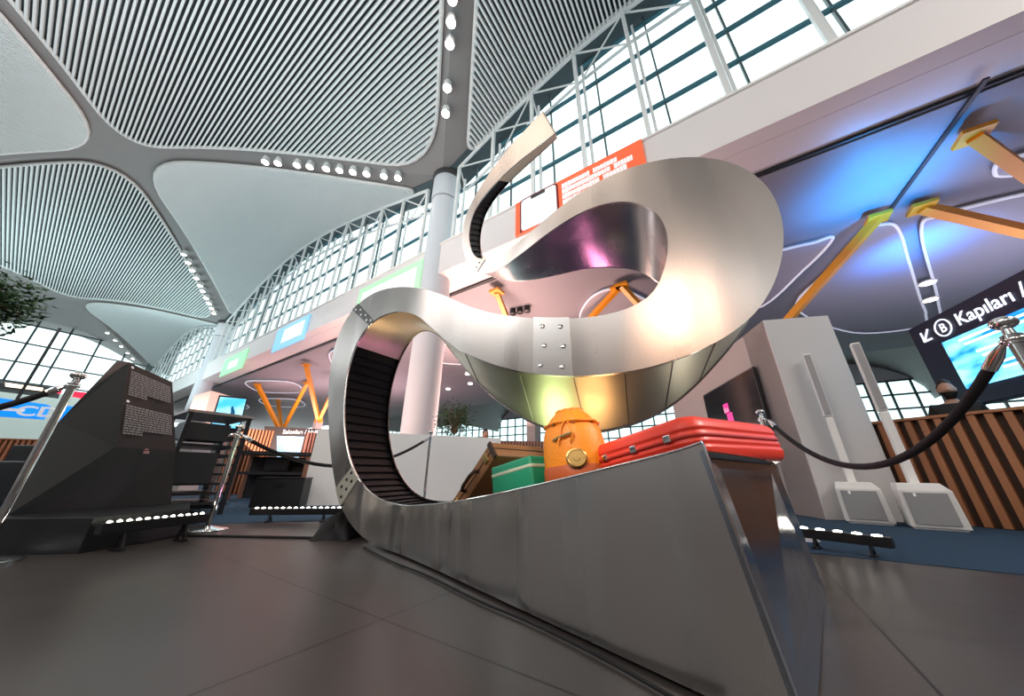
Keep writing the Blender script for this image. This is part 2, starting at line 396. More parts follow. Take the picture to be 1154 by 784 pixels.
# --- fascia band with soffit, and wall behind the camera
struct('wall_right', MB().box((-14, 6.75, 7.3), (96, .76+.0, 1.2)).box((-14, 6.18, 7.3), (96, .36, 1.2)), M_FASCIA, AP)
struct('trim_1', MB().box((-14, 7.2, 6.78), (96, .14, .3)), M_BLACK, AP)
struct('trim_2', MB().box((-14, 6.2, 7.93), (96, .5, .06)), M_WHITE, AP)
struct('wall_back', MB().box((-14, -16.6, 5.2), (96, .3, 10.4)), M_GREYW, AP)
struct('wall_front', MB().box((24.8, -5, 8), (.3, 25, 16)), M_GREYW, AP)
struct('wall_hall', MB().box((25, 18, 4), (.3, 26, 8)), M_GREYW, AP)
# --- clerestory windows
TOPW = 7.95
def clerestory(n, xa, xb, y):
    gl = MB(); ps = []
    K = 24
    for i in range(K+1):
        x = xa + (xb-xa)*i/K; ps.append((x, roof_z(x, CY)-.02))
    v = []; f = []
    for i, (x, z) in enumerate(ps):
        v += [(x, y, TOPW), (x, y, z)]
        if i: f.append((2*i-2, 2*i, 2*i+1, 2*i-1))
    o = struct('window_%d' % n, gl.add(v, f), M_GLASS, AP)
    mh = MB(); z = TOPW + .55
    while z < ZX:
        segs = [x for x in [xa + (xb-xa)*i/120 for i in range(121)] if roof_z(x, CY) > z + .05]
        if segs: mh.box(((segs[0]+segs[-1])/2, y-.06, z), (segs[-1]-segs[0], .10, .085))
        z += 1.28
    mh.build('transom', M_MULL, o)
    mv = MB(); x = xa + .9
    while x < xb: mv.box((x, y-.05, (TOPW+roof_z(x, CY))/2), (.045, .08, roof_z(x, CY)-TOPW)); x += 1.65
    mv.build('mullion', M_MULLD, o)
    # deck edge closing the gap above the glass
    return o
clerestory(1, COLX+.3, COLX+2*BXR-.3, 6.75)
clerestory(2, COLX-2*BX+.3, COLX-.3, 6.75)
clerestory(3, COLX-4*BX+.3, COLX-2*BX-.3, 6.75)
hd = MB()
for i in range(120):
    x0 = COLX-4*BX + i*(4*BX+2*BXR)/120; x1 = x0 + (4*BX+2*BXR)/120
    z0, z1 = roof_z(x0, CY), roof_z(x1, CY)
    hd.add([(x0, 5.95, z0-.05), (x1, 5.95, z1-.05), (x1, 6.9, z1-.05), (x0, 6.9, z0-.05), (x0, 5.95, z0+.3), (x1, 5.95, z1+.3), (x1, 6.9, z1+.3), (x0, 6.9, z0+.3)], [(0, 3, 2, 1), (4, 5, 6, 7), (0, 1, 5, 4), (2, 3, 7, 6)])
struct('trim_3', hd, M_MULLD, AP)
# --- white trusses in front of the clerestory glass
def truss(xa, xb, label, step=1.66):
    M = APM((xa+xb)/2, 6.22, TOPW); o = thing('roof_truss', label, 'truss', M, 'white trusses along the clerestory windows'); xm = (xa+xb)/2
    zt = lambda x: roof_z(x, CY) - .35 - TOPW
    n = int((xb-xa)/step); xs = [xa + .35 + (xb-xa-.7)*i/n for i in range(n+1)]
    top = [(x-xm, -.15, max(zt(x), .3)) for x in xs]; low = [(x-xm, .32, max(zt(x)-.75, .25)) for x in xs]
    MB().tube(top, .06, 8).build('top_chord', M_TRUSS, o, smooth=50)
    MB().tube(low, .05, 8).build('lower_chord', M_TRUSS, o, smooth=50)
    br = MB()
    for i in range(n):
        br.tube([top[i], low[i+1]], .03, 6); br.tube([low[i], top[i+1]] if i % 2 else [top[i], low[i]], .03, 6)
    br.build('bracing', M_TRUSS, o, smooth=50)
    for i, x in enumerate(xs):
        p = MB().bar((x-xm, -.15, -.02), top[i], .11, .09, (0, 1, 0)).bar((x-xm+.16, .05, -.02), (x-xm+.16, .05, low[i][2]+.2), .07, .07, (0, 1, 0))
        p.build('post', M_TRUSS, o)
truss(COLX+.5, COLX+2*BXR-.5, 'white tubular arched truss before the big window right of the round column')
truss(COLX-2*BX+.5, COLX-.5, 'white tubular truss left of the round column, above the green and blue banners')
truss(COLX-4*BX+.5, COLX-2*BX-.5, 'white tubular truss in the far bay beside the end window')
# --- end wall with its big arched window
XE = -54.0
def endz(y): return 11.0 + 3.4*math.sin(PI/2*min(1, abs(y-7.5)/8.5))**1.1
ew = MB(); v = []; f = []
K = 30
for i in range(K+1):
    y = 7.5 - 17*i/K; v += [(XE, y, 5.0), (XE, y, endz(y) if y < 7.5 else 11)]
    if i: f.append((2*i-2, 2*i, 2*i+1, 2*i-1))
ewo = struct('window_4', ew.add(v, f), M_GLASS, AP)
m = MB()
for i in range(1, 9): y = 7.5 - 2.0*i; m.box((XE+.1, y, (5+endz(y))/2), (.12, .14, endz(y)-5))
for z in (6.2, 8.0, 9.8, 11.6, 13.4):
    ys = [7.5-17*i/200 for i in range(201) if endz(7.5-17*i/200) > z]
    if ys: m.box((XE+.1, (ys[0]+ys[-1])/2, z), (.12, ys[0]-ys[-1], .13))
m.build('mullion', M_MULLD, ewo)
v = []; f = []
for i in range(K+1):
    y = 7.5 - 17*i/K; v += [(XE-.2, y, endz(y)-.1), (XE-.2, y, 16)]
    if i: f.append((2*i-2, 2*i, 2*i+1, 2*i-1))
MB().add(v, f).build('wall_header', M_RIB, ewo)
struct('wall_left', MB().box((XE-.2, 0, 2.5), (.3, 36, 5.0)), M_GREYW, AP)
# vault shell of the last bay, between the last column row and the end wall
v = []; f = []
XS = COLX - 4*BX
for j in range(31):
    y = 7.5 - 24*j/30
    v += [(XS, y, roof_z(XS, y)), (XE-.1, y, endz(y) if y < 7.5 else 11)]
    if j: f.append((2*j-2, 2*j-1, 2*j+1, 2*j))
# --- lower hall: ceiling, cells, far wall
LZ = 6.6
low = struct('ceiling_lower', MB().box((-14, 7.2+7.9, LZ+.1), (96, 15.8, .2)), M_LCEIL, AP)
low.name = 'ceiling.001'
def low_cell(px, closed=True):
    P = [on_z(x, y, LZ) for x, y in px]
    return low_cell_pts([(p.x, p.y) for p in P])
def low_cell_pts(P):
    n = len(P); out = []
    for i in range(n):       # Catmull-Rom rounding
        p0, p1, p2, p3 = [V3((*P[(i+k) % n], 0)) for k in (-1, 0, 1, 2)]
        for k in range(6):
            t = k/6; out.append(.5*((2*p1) + (p2-p0)*t + (2*p0-5*p1+4*p2-p3)*t*t + (3*p1-3*p2+p3-p0)*t**3))
    MB().prism([(p.x, p.y, LZ-.10) for p in out], (0, 0, .09)).build('ceiling_panel', M_LCELL, low)
    MB().tube([(p.x, p.y, LZ-.11) for p in out], .035, 6, closed=True).build('cove_line', M_GLOW, low, smooth=60)
low_cell([(897, 345), (935, 300), (972, 258), (993, 249), (1010, 254), (1022, 290), (1036, 335), (1042, 352), (1034, 366), (960, 372)])
low_cell([(1036, 256), (1060, 238), (1154, 214), (1230, 200), (1230, 300), (1100, 368), (1066, 368), (1052, 320)])
low_cell([(937, 265), (915, 270), (885, 277), (800, 300), (780, 330), (850, 345), (905, 300)])
low_cell([(1118, 190), (1126, 178), (1180, 165), (1200, 185), (1130, 194)])
low_cell([(655, 360), (663, 335), (690, 322), (716, 329), (738, 345), (735, 365), (690, 375)])
for (cx, cy) in ((-10.5, 12), (-16.5, 9.5), (-22, 12.5), (-28, 9.5), (-34, 12.5), (-40, 10), (-4.5, 15.5)):
    low_cell_pts([(cx-2.6, cy), (cx-.8, cy-1.6), (cx+.8, cy-1.6), (cx+2.6, cy), (cx+.8, cy+1.6), (cx-.8, cy+1.6)])
m = MB()
for a, b in (((1112, 88), (1003, 237)), ((1003, 237), (905, 362))):
    pa, pb = on_z(*a, LZ-.03), on_z(*b, LZ-.03); m.bar(pa, pb, .07, .04)
m.build('expansion_joint', M_BLACK, low)
# beyond the lower ceiling: higher pale vaults and a gridded window wall
v = []; f = []
for k in range(-3, 4):
    vv = []
    for i in range(13):
        a = PI*i/12; x = 8 + k*16 - 8*math.cos(a); z = 7.2 + 4.5*math.sin(a); vv += [(x, 23, z+.2), (x, 44, z)]
    b = len(v); v += vv; f += [(b+2*i, b+2*i+1, b+2*i+3, b+2*i+2) for i in range(12)]
struct('ceiling_far', MB().add(v, f), M_RIB, AP, smooth=60).name = 'ceiling.002'
fw = struct('window_5', MB().box((-10, 44, 4.6), (110, .05, 9.2)), M_GLASS, AP)
struct('wall_far', MB().box((-10, 44, 13.2), (110, .3, 8)), M_COL, AP)
m = MB()
for i in range(70): m.box((-60 + i*1.5, 43.8, 4.6), (.16, .15, 9.2))
for i in range(1, 8): m.box((-10, 43.8, i*1.3), (110, .15, .16))
m.build('mullion', M_MULLD, fw)

# ================================================================== ROOF DOWNLIGHTS along the ribs
dl = thing('downlight', 'small white spotlight on the roof rib above the column', 'ceiling light', Matrix.Identity(4))
MB().lathe([(.12, .16), (.14, 0), (.15, -.12), (.13, -.14)], n=14).build('housing', M_TRUSS, dl, smooth=40)
MB().lathe([(.001, -.13), (.125, -.135), (.125, -.15), (.001, -.155)], n=14).build('lens', M_DOWN, dl, smooth=40)
first = True
ORD = ['nearest', 'second', 'third', 'fourth', 'fifth', 'sixth', 'seventh', 'eighth', 'ninth', 'tenth', 'eleventh']
def lights(x0, sx, sy, ss, where, grp):
    global first
    for k, s in enumerate(ss):
        o = dl if first else copy_tree(dl); first = False
        ni = min(range(9), key=lambda q: abs(XN[q]-x0)); x = x0 + (XN[ni+sx]-x0)*s; y = CY + sy*BY*s
        o.matrix_world = APM(x, y, roof_z(x, y)-.22); tag(o, 'white spotlight, %s from the column on the %s' % (ORD[k], where), 'ceiling light', grp)
lights(COLX, 1, -1, [.20, .26, .35, .39, .43, .52, .56, .60, .68, .72, .78], 'rib rising to the top edge', 'spotlights on the rib above the column')
lights(COLX, -1, -1, [.12, .16, .21, .25, .29, .33, .38, .42, .48, .52], 'rib curving left', 'spotlights on the rib left of the column')
lights(COLX-2*BX, 1, -1, [.12, .16, .20, .24, .29, .33, .38, .43, .48, .53], 'rib over the far column', 'spotlights on the rib above the far column')
lights(COLX-4*BX, 1, -1, [.25, .33, .42, .50, .6], 'rib in the farthest bay', 'spotlights in the farthest bay')

# ================================================================== THE SCULPTURE
def uv(yaw): a = R(yaw); return V3((math.sin(a), math.cos(a), 0))
CAMP = V3((0, 0, H))
def fl(x, y): d = ray(x, y); return CAMP + d*(-H/d.z)
def onpl(x, y, P, yaw):
    t = uv(yaw); n = V3((t.y, -t.x, 0)); d = ray(x, y); return CAMP + d*((P-CAMP).dot(n)/d.dot(n))
P0 = fl(430, 620); Pf = fl(480, 640); Pg = onpl(480, 350, P0, -55); Pc = onpl(540, 311, Pg, -67)
def near(x, y, k):
    if k == 'F': return onpl(x, y, Pf, -39.88)
    if k == 'H': return onpl(x, y, P0, -55)
    if k == 'G': return onpl(x, y, Pg, -67)
    if k == 'C': return onpl(x, y, Pc, -75)
    return (near(x, y, k[0]) + near(x, y, k[1]))/2
# outline stations along the ribbon: left-hand edge, belt-side edge, far belt-side edge, far left-hand edge
ST = [((924, 866), (791, 498), 0, 0, 'F'), ((780, 784), (754, 510), 0, 0, 'F'), ((640, 715), (676, 530), 0, 0, 'F'), ((560, 678), (602, 547), 0, 0, 'F'),
 ((480, 640), (529, 564), 0, 0, 'F'), ((445, 625), (480, 569.5), (510, 569), 0, 'F'), ((422, 614), (450, 570), (486, 564), 0, 'H'), ((401, 602), (425, 565), (472, 558), 0, 'H'),
 ((385, 577), (405, 543), (456, 545), 0, 'H'), ((377, 548), (395, 524), (445, 524), 0, 'H'), ((371, 504), (388, 492), (438, 497), 0, 'H'), ((369, 463), (387, 460), (437, 468), 0, 'H'),
 ((370, 425), (390, 424), (441, 438), 0, 'H'), ((375, 393), (397, 397), (448, 414), 0, 'H'), ((384, 367), (407, 377), (457, 394), 0, 'H'), ((400, 343), (418, 363), (466, 379), 0, 'H'),
 ((420, 329), (434, 353), (476, 372), 0, 'H'), ((442, 322), (452, 350), (484, 372), 0, 'H'), ((475, 322), (472, 352), (497, 381), 0, 'HG'), ((503, 333), (487, 371), (507, 392), 0, 'G'),
 ((524, 345), (507, 390), (520, 412), 0, 'G'), ((552, 353), (544, 408), (562, 461), 0, 'G'), ((585, 358), (585, 420), (606, 489), 0, 'G'), ((626, 360), (626, 424), (645, 494), 0, 'G'),
 ((668, 358), (676, 424), (690, 487), 0, 'G'), ((699, 352), (725, 417), (725, 476), 0, 'G'), ((722, 341), (774, 402), (757, 462), 0, 'G'), ((735, 332), (805, 387), (784, 437), 0, 'G'),
 ((744, 318), (832, 371), (808, 410), 0, 'G'), ((750, 300), (860, 347), (838, 372), 0, 'G'), ((753, 283), (878, 312), 0, 0, 'G'), ((753, 268), (886, 272), 0, 0, 'G'),
 ((750, 255), (882, 234), 0, 0, 'G'), ((744, 244), (863, 203), 0, (738, 320), 'G'), ((735, 235), (836, 185), 0, (733, 312), 'G'), ((720, 228), (800, 176), 0, (724, 307), 'G'),
 ((703, 226), (765, 176), 0, (713, 304), 'G'), ((685, 228), (730, 182), 0, (698, 302), 'G'), ((665, 234), (700, 192), 0, (680, 302), 'G'), ((645, 243), (668, 206), 0, (660, 303), 'G'),
 ((615, 264), (635, 229), 0, (634, 309), 'G'), ((584, 287), (603, 257), 0, (603, 318), 'G'), ((560, 309), (575, 281), 0, (572, 317), 'GC'), ((540, 311), (548, 298), (552, 298), 0, 'C'),
 ((525, 299), (532, 291), (543, 291), 0, 'C'), ((520, 278), (527, 272), (541, 274), 0, 'C'), ((520, 258), (529, 253), (543, 255), 0, 'C'), ((525, 240), (534, 237), (548, 239), 0, 'C'),
 ((534, 222), (544, 223), (557, 224), 0, 'C'), ((548, 199), (561, 203), (573, 206), 0, 'C'), ((566, 175), (582, 184), (595, 186), 0, 'C'), ((586, 152), (604, 167), (613, 171), 0, 'C'), ((612, 125), (626, 149), (628, 156), 0, 'C')]
NS = len(ST)
TL = [near(*s[0], s[4]) for s in ST]; TR = [near(*s[1], s[4]) for s in ST]
TW = [None]*NS
for i, s in enumerate(ST):
    q = s[2] or s[3]
    if not q: continue
    B = TR[i] if s[2] else TL[i]; d = ray(*q); wd = .65 if i < 42 else (.5 if i == 42 else .3)
    m = (B-CAMP).dot(d); perp = (B-CAMP-d*m).length
    TW[i] = CAMP + d*(m + math.sqrt(max(wd*wd - perp*perp, 0))) - B
for i, (yaw, wd) in enumerate(((50, .67), (46, .67), (38, .66), (28, .66), (17, .65))): TW[i] = uv(yaw)*wd
for i in range(NS):
    if TW[i] is None:
        a = i-1; b = next(j for j in range(i, NS) if TW[j] is not None); TW[i] = TW[a].lerp(TW[b], 1/(b-a))
def smooth_track(T, it, keep=()):
    for _ in range(it): T = [T[0]] + [T[i] if i in keep else (T[i-1] + T[i]*2 + T[i+1])/4 for i in range(1, len(T)-1)] + [T[-1]]
    return T
TW = smooth_track(TW, 2); TL = smooth_track(TL, 1); TR = smooth_track(TR, 1, (1,))
for p in TL:
    if p.z < .012: p.z = .012
TWL = [v.copy() for v in TW]
TWL[0] = fl(930, 665) - TL[0]; TWL[1] = V3((.78, .86, 0)); TWL[2] = V3((.58, .75, 0)); TWL[3] = V3((.38, .68, 0))
SUB = 5
def cr(T):
    out = []
    for i in range(len(T)-1):
        p0, p1, p2, p3 = T[max(i-1, 0)], T[i], T[i+1], T[min(i+2, len(T)-1)]
        for k in range(SUB):
            t = k/SUB; out.append(.5*((2*p1) + (p2-p0)*t + (2*p0-5*p1+4*p2-p3)*t*t + (3*p1-3*p2+p3-p0)*t**3))
    out.append(T[-1].copy()); return out
fL, fR, fW, fWL = cr(TL), cr(TR), cr(TW), cr(TWL)
for p in fL: p.z = max(p.z, .012)
SO = V3((-.2, 1.9, 0))
sculpture = thing('sculpture', 'tall S-shaped ribbon sculpture of brushed steel made from a curling baggage carousel', 'sculpture', SO)
fL = [p - SO for p in fL]; fR = [p - SO for p in fR]
T0 = .014
def idx(s): return int(round(s*SUB))
def sect(a, b, fn): return [fn(i) for i in range(idx(a), idx(b)+1)]
def near_panel(i):
    n = fW[i].normalized()*T0; return [fL[i], fR[i], fR[i]+n, fL[i]+n]
def far_panel(i):
    n = fW[i].normalized()*T0; a = fL[i]+fWL[i]; b = fR[i]+fW[i]; return [a-n, b-n, b, a]
def back_panel(i):
    m = (fR[i]-fL[i]).normalized()*T0; n = fW[i].normalized()*T0; m2 = (fR[i]+fW[i]-fL[i]-fWL[i]).normalized()*T0
    a = fL[i]+n; b = fL[i]+fWL[i]-n; return [a, b, b+m2, a+m]
def cover(i, d=.012):
    m = (fR[i]-fL[i]).normalized(); n = fW[i].normalized()*T0
    a = fR[i]+n-m*d; b = fR[i]+fW[i]-n-m*d; return [a, b, b-m*T0, a-m*T0]
for a, b in ((0, 9.2), (9.2, 15.4), (15.4, 23.4), (23.4, 43.4), (43.4, 52)):
    MB().loft(sect(a, b, near_panel)).build('side_panel', M_RAMP if a == 0 else M_STEEL, sculpture, smooth=40)
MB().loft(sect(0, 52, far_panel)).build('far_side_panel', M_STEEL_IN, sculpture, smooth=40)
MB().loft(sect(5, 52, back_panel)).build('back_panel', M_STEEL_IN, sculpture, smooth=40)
bw = MB().loft(sect(13.4, 43.2, cover)).build('cover_panel', M_BOWL, sculpture, smooth=40)
for sx_ in (20.5, 22, 23.4, 24.6, 25.8, 27.2):
    k = idx(sx_); m_ = (fR[k]-fL[k]).normalized(); n_ = fW[k].normalized()
    MB().bar(fR[k]+n_*.02-m_*.010, fR[k]+fW[k]-n_*.02-m_*.010, .006, .004, m_).build('seam', M_DPLATE, sculpture)
MB().loft(sect(49, 52, lambda i: cover(i, .004))).build('cover_panel', M_BOWL, sculpture, smooth=40)
i0 = 0; n0 = fW[0].normalized()*T0; tdir = (fR[0]-fR[2]).normalized()*.004
MB().prism([fL[0], fR[0]-V3((0, 0, .02)), fR[0]+fW[0]-V3((0, 0, .02)), fL[0]+fWL[0]], -tdir*3).build('end_panel', M_END, sculpture)
MB().prism([fL[-1], fR[-1], fR[-1]+fW[-1], fL[-1]+fW[-1]], V3((-.01, 0, -.006))).build('end_cap', M_BOWL, sculpture)
def belt(s0, s1, pitch, d):
    mb = MB(); i = idx(s0); acc = 0; last = None; pts = []
    cum = [0]; rng = range(idx(s0), idx(s1)+1)
    mid = [(fR[k] + fW[k]*.5) for k in rng]
    for a, b in zip(mid, mid[1:]): cum.append(cum[-1] + (b-a).length)
    n = int(cum[-1]/pitch); loc = []
    for j in range(n+1):
        t = j*cum[-1]/n; k = max(q for q in range(len(cum)) if cum[q] <= t+1e-9); k = min(k, len(cum)-2); u = (t-cum[k])/(cum[k+1]-cum[k])
        a = rng[k]; loc.append((fR[a].lerp(fR[a+1], u), fW[a].lerp(fW[a+1], u), (fR[a]-fL[a]).normalized()))
    for (r0, w0, m0), (r1, w1, m1) in zip(loc, loc[1:]):
        e0 = w0.normalized()*.02; e1 = w1.normalized()*.02; tt = (r1-r0)*.06
        lo, hi = d+.012, d-.004
        q = [r0+e0-m0*hi, r0+w0-e0-m0*hi, r1+w1-e1-m1*lo+tt, r1+e1-m1*lo+tt]
        mb.add(q + [p-m0*.012 for p in q], [(0, 1, 2, 3), (4, 7, 6, 5), (0, 4, 5, 1), (1, 5, 6, 2), (2, 6, 7, 3), (3, 7, 4, 0)])
    return mb
belt(0.05, 13.4, .085, .03).build('belt', M_BELT, sculpture)
belt(43.3, 49.2, .06, .015).build('belt', M_BELT, sculpture)
MB().tube([fR[i] for i in range(idx(8), idx(17))], .006, 6).build('edge_trim', M_EDGE, sculpture, smooth=60)
MB().tube([fR[i] for i in range(idx(47), idx(52))], .005, 6).build('edge_trim', M_EDGE, sculpture, smooth=60)
MB().tube([fR[i] for i in range(0, idx(8))], .004, 6).build('edge_trim', M_EDGE, sculpture, smooth=60)
def plate(s0, s1, m, holes, hm, r=.010):
    a, b = idx(s0), idx(s1)
    def q(i):
        n = -fW[i].normalized()*.006; mm = (fR[i]-fL[i]).normalized()*.004
        return [fL[i]-mm, fR[i]+mm, fR[i]+mm+n, fL[i]-mm+n]
    o = MB().loft([q(i) for i in range(a, b+1)]).build('joint_plate', m, sculpture)
    for u, v in holes:
        fi = a + (b-a)*u; k = min(int(fi), b-1); t = fi-k
        A = fL[k].lerp(fL[k+1], t); B = fR[k].lerp(fR[k+1], t); n = -fW[k].normalized(); c = A.lerp(B, v) + n*.006
        rot = n.to_track_quat('Z', 'Y').to_matrix()
        MB().lathe([(r*1.25, 0), (r*1.25, .002), (r*.8, .006), (r*.3, .007)], c, 10, rot).build('bolt', hm, o, smooth=50)
plate(8.2, 8.8, M_PLATE, [(.3, .15), (.7, .3), (.3, .45), (.7, .6), (.3, .75), (.7, .88)], M_HOLE)
plate(14.7, 15.3, M_DPLATE, [(.3, .12), (.7, .28), (.3, .45), (.7, .6), (.3, .78), (.7, .9)], M_WPRINT)
plate(22.3, 23.4, mat('splice_plate_metal', (.68, .64, .62), .28, 1), [(.25, .15), (.75, .15), (.3, .5), (.8, .5), (.2, .85), (.75, .85)], M_CHROME, .015)
plate(43.2, 43.6, M_STEEL, [(.5, .3), (.5, .7)], M_CHROME, .006)

# ================================================================== LUGGAGE on the ramp
R0 = V3((.5, .86, .515)); tl = R(10)
ex = uv(140.1)*math.cos(tl) + V3((0, 0, math.sin(tl))); ey = uv(50.1); ez = ex.cross(ey)
def RFM(x, y, z, rot=None):
    o = R0 + ex*x + ey*y + ez*z
    M = Matrix(((ex.x, ey.x, ez.x, o.x), (ex.y, ey.y, ez.y, o.y), (ex.z, ey.z, ez.z, o.z), (0, 0, 0, 1)))
    return M @ rot if rot is not None else M
def rounded(mb, sx, sy, sz, r, z0=0, groove=None, seg=6):
    # rounded-corner box, profile lathe-like rings in z
    def ring(k, z):
        pts = []
        x, y = sx/2-k, sy/2-k; rr = max(r-k, .004)
        for cx, cy, a0 in ((x-rr, y-rr, 0), (-x+rr, y-rr, 90), (-x+rr, -y+rr, 180), (x-rr, -y+rr, 270)):
            for j in range(seg+1): a = R(a0+90*j/seg); pts.append(V3((cx+rr*math.cos(a), cy+rr*math.sin(a), z)))
        return pts
    rings = []
    e = min(r*.7, sz*.28)
    prof = [(e, 0)] + [(e-e*math.sin(R(t)), e-e*math.cos(R(t))) for t in (30, 60, 90)]
    mid = []
    if groove:
        n, dep = groove
        for i in range(n):
            z = e + (sz-2*e)*(i+.5)/n; mid += [(0, z-.008), (dep, z-.004), (dep, z+.004), (0, z+.008)]
    prof += mid + [(e-e*math.sin(R(t)), sz-e+e*math.cos(R(t))) for t in (90, 60, 30)] + [(e, sz)]
    return mb.loft([ring(k, z0+z) for k, z in prof])
M_RED = mat('red_shell', (.86, .055, .03), .38, bump=(250, .05, U1))
M_BROWN = mat('brown_leather', (.36, .17, .07), .5, noise=(6, (.25, .11, .045), U1), bump=(120, .1, U1))
M_BROWND = mat('dark_leather', (.06, .03, .018), .5)
M_GREEN = mat('green_case', (.015, .30, .16), .45)
M_CREAM = mat('cream_stripe', (.55, .62, .48), .5)
M_OR = mat('orange_leather', (.95, .30, .015), .42, bump=(140, .12, U1))
M_BRASS = mat('brass', (.7, .5, .2), .3, 1)
M_ZIP = mat('zip_tape', (.35, .25, .1), .5)
red = thing('suitcase', 'bright red ribbed suitcase lying flat on the high end of the ramp', 'suitcase', RFM(-.225, .465, -.004, Matrix.Rotation(R(-9), 4, 'Z')))
rounded(MB(), .47, .62, .152, .07, 0, (3, .004)).build('shell', M_RED, red, smooth=45)
rounded(MB(), .473, .623, .010, .072, .078).build('seam_band', mat('dark_red', (.45, .02, .01), .4), red, smooth=45)
for x in (-.14, .0, .14):
    MB().box((x, -.314, .088), (.026, .010, .022)).box((x, -.319, .094), (.014, .006, .010)).build('latch', M_CHROME, red, bevel=.002)
bag = thing('drawstring_bag', 'orange leather drawstring bucket bag standing in front of the red suitcase', 'bag', RFM(-.585, .20, 0, Matrix.Rotation(R(20), 4, 'Z') @ Matrix.Rotation(R(4), 4, 'Y') @ Matrix.Diagonal((1.03, 1.03, 1.16, 1))))
prof = [(.112, 0), (.122, .01), (.131, .05), (.133, .10), (.131, .15), (.124, .19), (.108, .225), (.09, .247), (.078, .258)]
mb = MB(); n = 48; rings = []
for r, z in prof + [(.066, .268), (.060, .274), (.062, .281), (.052, .278), (.03, .268)]:
    amp = max(0, (z-.19))*.05
    rings.append([V3(((r + amp*math.cos(12*2*PI*k/n))*math.cos(2*PI*k/n)*1.0, (r + amp*math.cos(12*2*PI*k/n))*math.sin(2*PI*k/n)*.86, z)) for k in range(n)])
mb.loft(rings).build('body', M_OR, bag, smooth=60)
MB().lathe([(.135, .012), (.137, .02), (.137, .066), (.134, .07)], n=40, sc=(1, .86)).build('base_band', mat('rust_leather', (.50, .09, .015), .45), bag, smooth=50)
cord = MB()
for k in range(8):
    a0 = 2*PI*k/8; cord.tube([((.113+.008*math.sin(t*PI))*math.cos(a0+t*.785), (.113+.008*math.sin(t*PI))*math.sin(a0+t*.785)*.88, .222) for t in (0, .3, .5, .7, 1)], .004, 6)
cord.build('drawstring', M_OR, bag, smooth=50)
MB().tube([(.02, -.098, .225), (.03, -.112, .20), (.045, -.122, .17), (.03, -.120, .145)], .004, 6).build('cord_end', M_OR, bag, smooth=50)
MB().tube([(.01, -.098, .225), (-.005, -.112, .20), (-.01, -.122, .165), (-.022, -.124, .14)], .004, 6).build('cord_end', M_OR, bag, smooth=50)
bz = MB()
for k in range(8): a0 = 2*PI*(k+.5)/8; bz.lathe([(.009, -.003), (.011, 0), (.009, .003)], (.113*math.cos(a0), .113*math.sin(a0)*.88, .222), 10, V3((math.cos(a0), math.sin(a0), .3)).to_track_quat('Z', 'Y').to_matrix())
bz.build('eyelets', M_BRASS, bag, smooth=50)
MB().tube([(-.045+.01*i, -.112-.010*math.sin(PI*i/9), .158+.002*i) for i in range(10)], .005, 6).build('zip', M_ZIP, bag, smooth=50)
zr = V3((.35, -1, .05)).to_track_quat('Z', 'Y').to_matrix()
MB().lathe([(.030, -.006), (.036, 0), (.036, .005), (.030, .008), (.027, .004), (.012, .004), (.010, .007), (.003, .007)], (.045, -.113, .088), 24, zr, (1.15, .9)).build('medallion', M_BRASS, bag, smooth=35)
green = thing('suitcase', 'green hard case with a pale stripe between the orange bag and the brown case', 'suitcase', RFM(-.90, .30, 0))
rounded(MB(), .30, .40, .165, .016, 0).build('shell', M_GREEN, green, smooth=45)
rounded(MB(), .304, .404, .018, .018, .112).build('stripe', M_CREAM, green, smooth=45)
brown = thing('suitcase', 'old brown leather case with a carrying handle tilted against the green case', 'suitcase', RFM(-1.47, .14, -.03, Matrix.Rotation(R(-31), 4, 'Y')))
rounded(MB().__class__(Matrix.Translation((.25, .2, 0))), .50, .40, .095, .012, 0).build('shell', M_BROWN, brown, smooth=45)
MB().box((.25, .2, .05), (.506, .406, .006)).build('seam_band', M_BROWND, brown)
MB().tube([(.17, -.003, .045), (.175, -.030, .045), (.21, -.040, .045), (.29, -.040, .045), (.325, -.030, .045), (.33, -.003, .045)], .010, 8).build('handle', M_BROWND, brown, smooth=50)
for x in (.06, .42): MB().box((x, -.003, .05), (.035, .012, .05)).build('latch', M_BRASS, brown, bevel=.002)
for x in (.01, .49):
    MB().box((x, -.002, .047), (.03, .012, .097)).build('corner_guard', M_BROWND, brown, bevel=.002)

# ================================================================== INFORMATION KIOSK (left)
kb = [V3((-2.72, 1.98, 0)), V3((-2.58, 2.26, 0)), V3((-2.62, 3.13, 0)), V3((-3.5, 3.2, 0)), V3((-3.6, 2.0, 0))]
KO = V3((-3.0, 2.6, 0))
kiosk = thing('information_stand', 'black angular information stand with grey printed text near the left edge', 'information stand', KO)
PZ = .19
MB().prism([p - KO for p in (V3((-2.90, 2.16, 0)), V3((-2.57, 2.21, 0)), V3((-2.53, 2.80, 0)), V3((-3.0, 3.30, 0)), V3((-3.9, 3.4, 0)), V3((-3.45, 2.1, 0)))], (0, 0, PZ)).build('plinth', M_KIOSK, kiosk, bevel=.004)
sp = [V3(p)-KO for p in ((-3.18, 2.26, PZ), (-3.34, 2.38, .79), (-3.30, 2.50, 1.31), (-3.32, 2.60, 1.335), (-3.18, 2.67, .64), (-3.15, 2.74, PZ))]
fr = [V3(p)-KO for p in ((-3.38, 3.06, 1.285), (-3.14, 3.12, .64), (-3.06, 3.18, PZ))]   # far edge of the text face: top, bend, foot
bk = V3((-.14, .42, 0))
bl = sp[0] + bk*1.0; b2 = sp[1] + bk; b3 = sp[2] + bk
kb = MB()
V = [sp[0], sp[1], sp[2], sp[3], sp[4], sp[5], fr[0], fr[1], fr[2], bl, b2, b3]
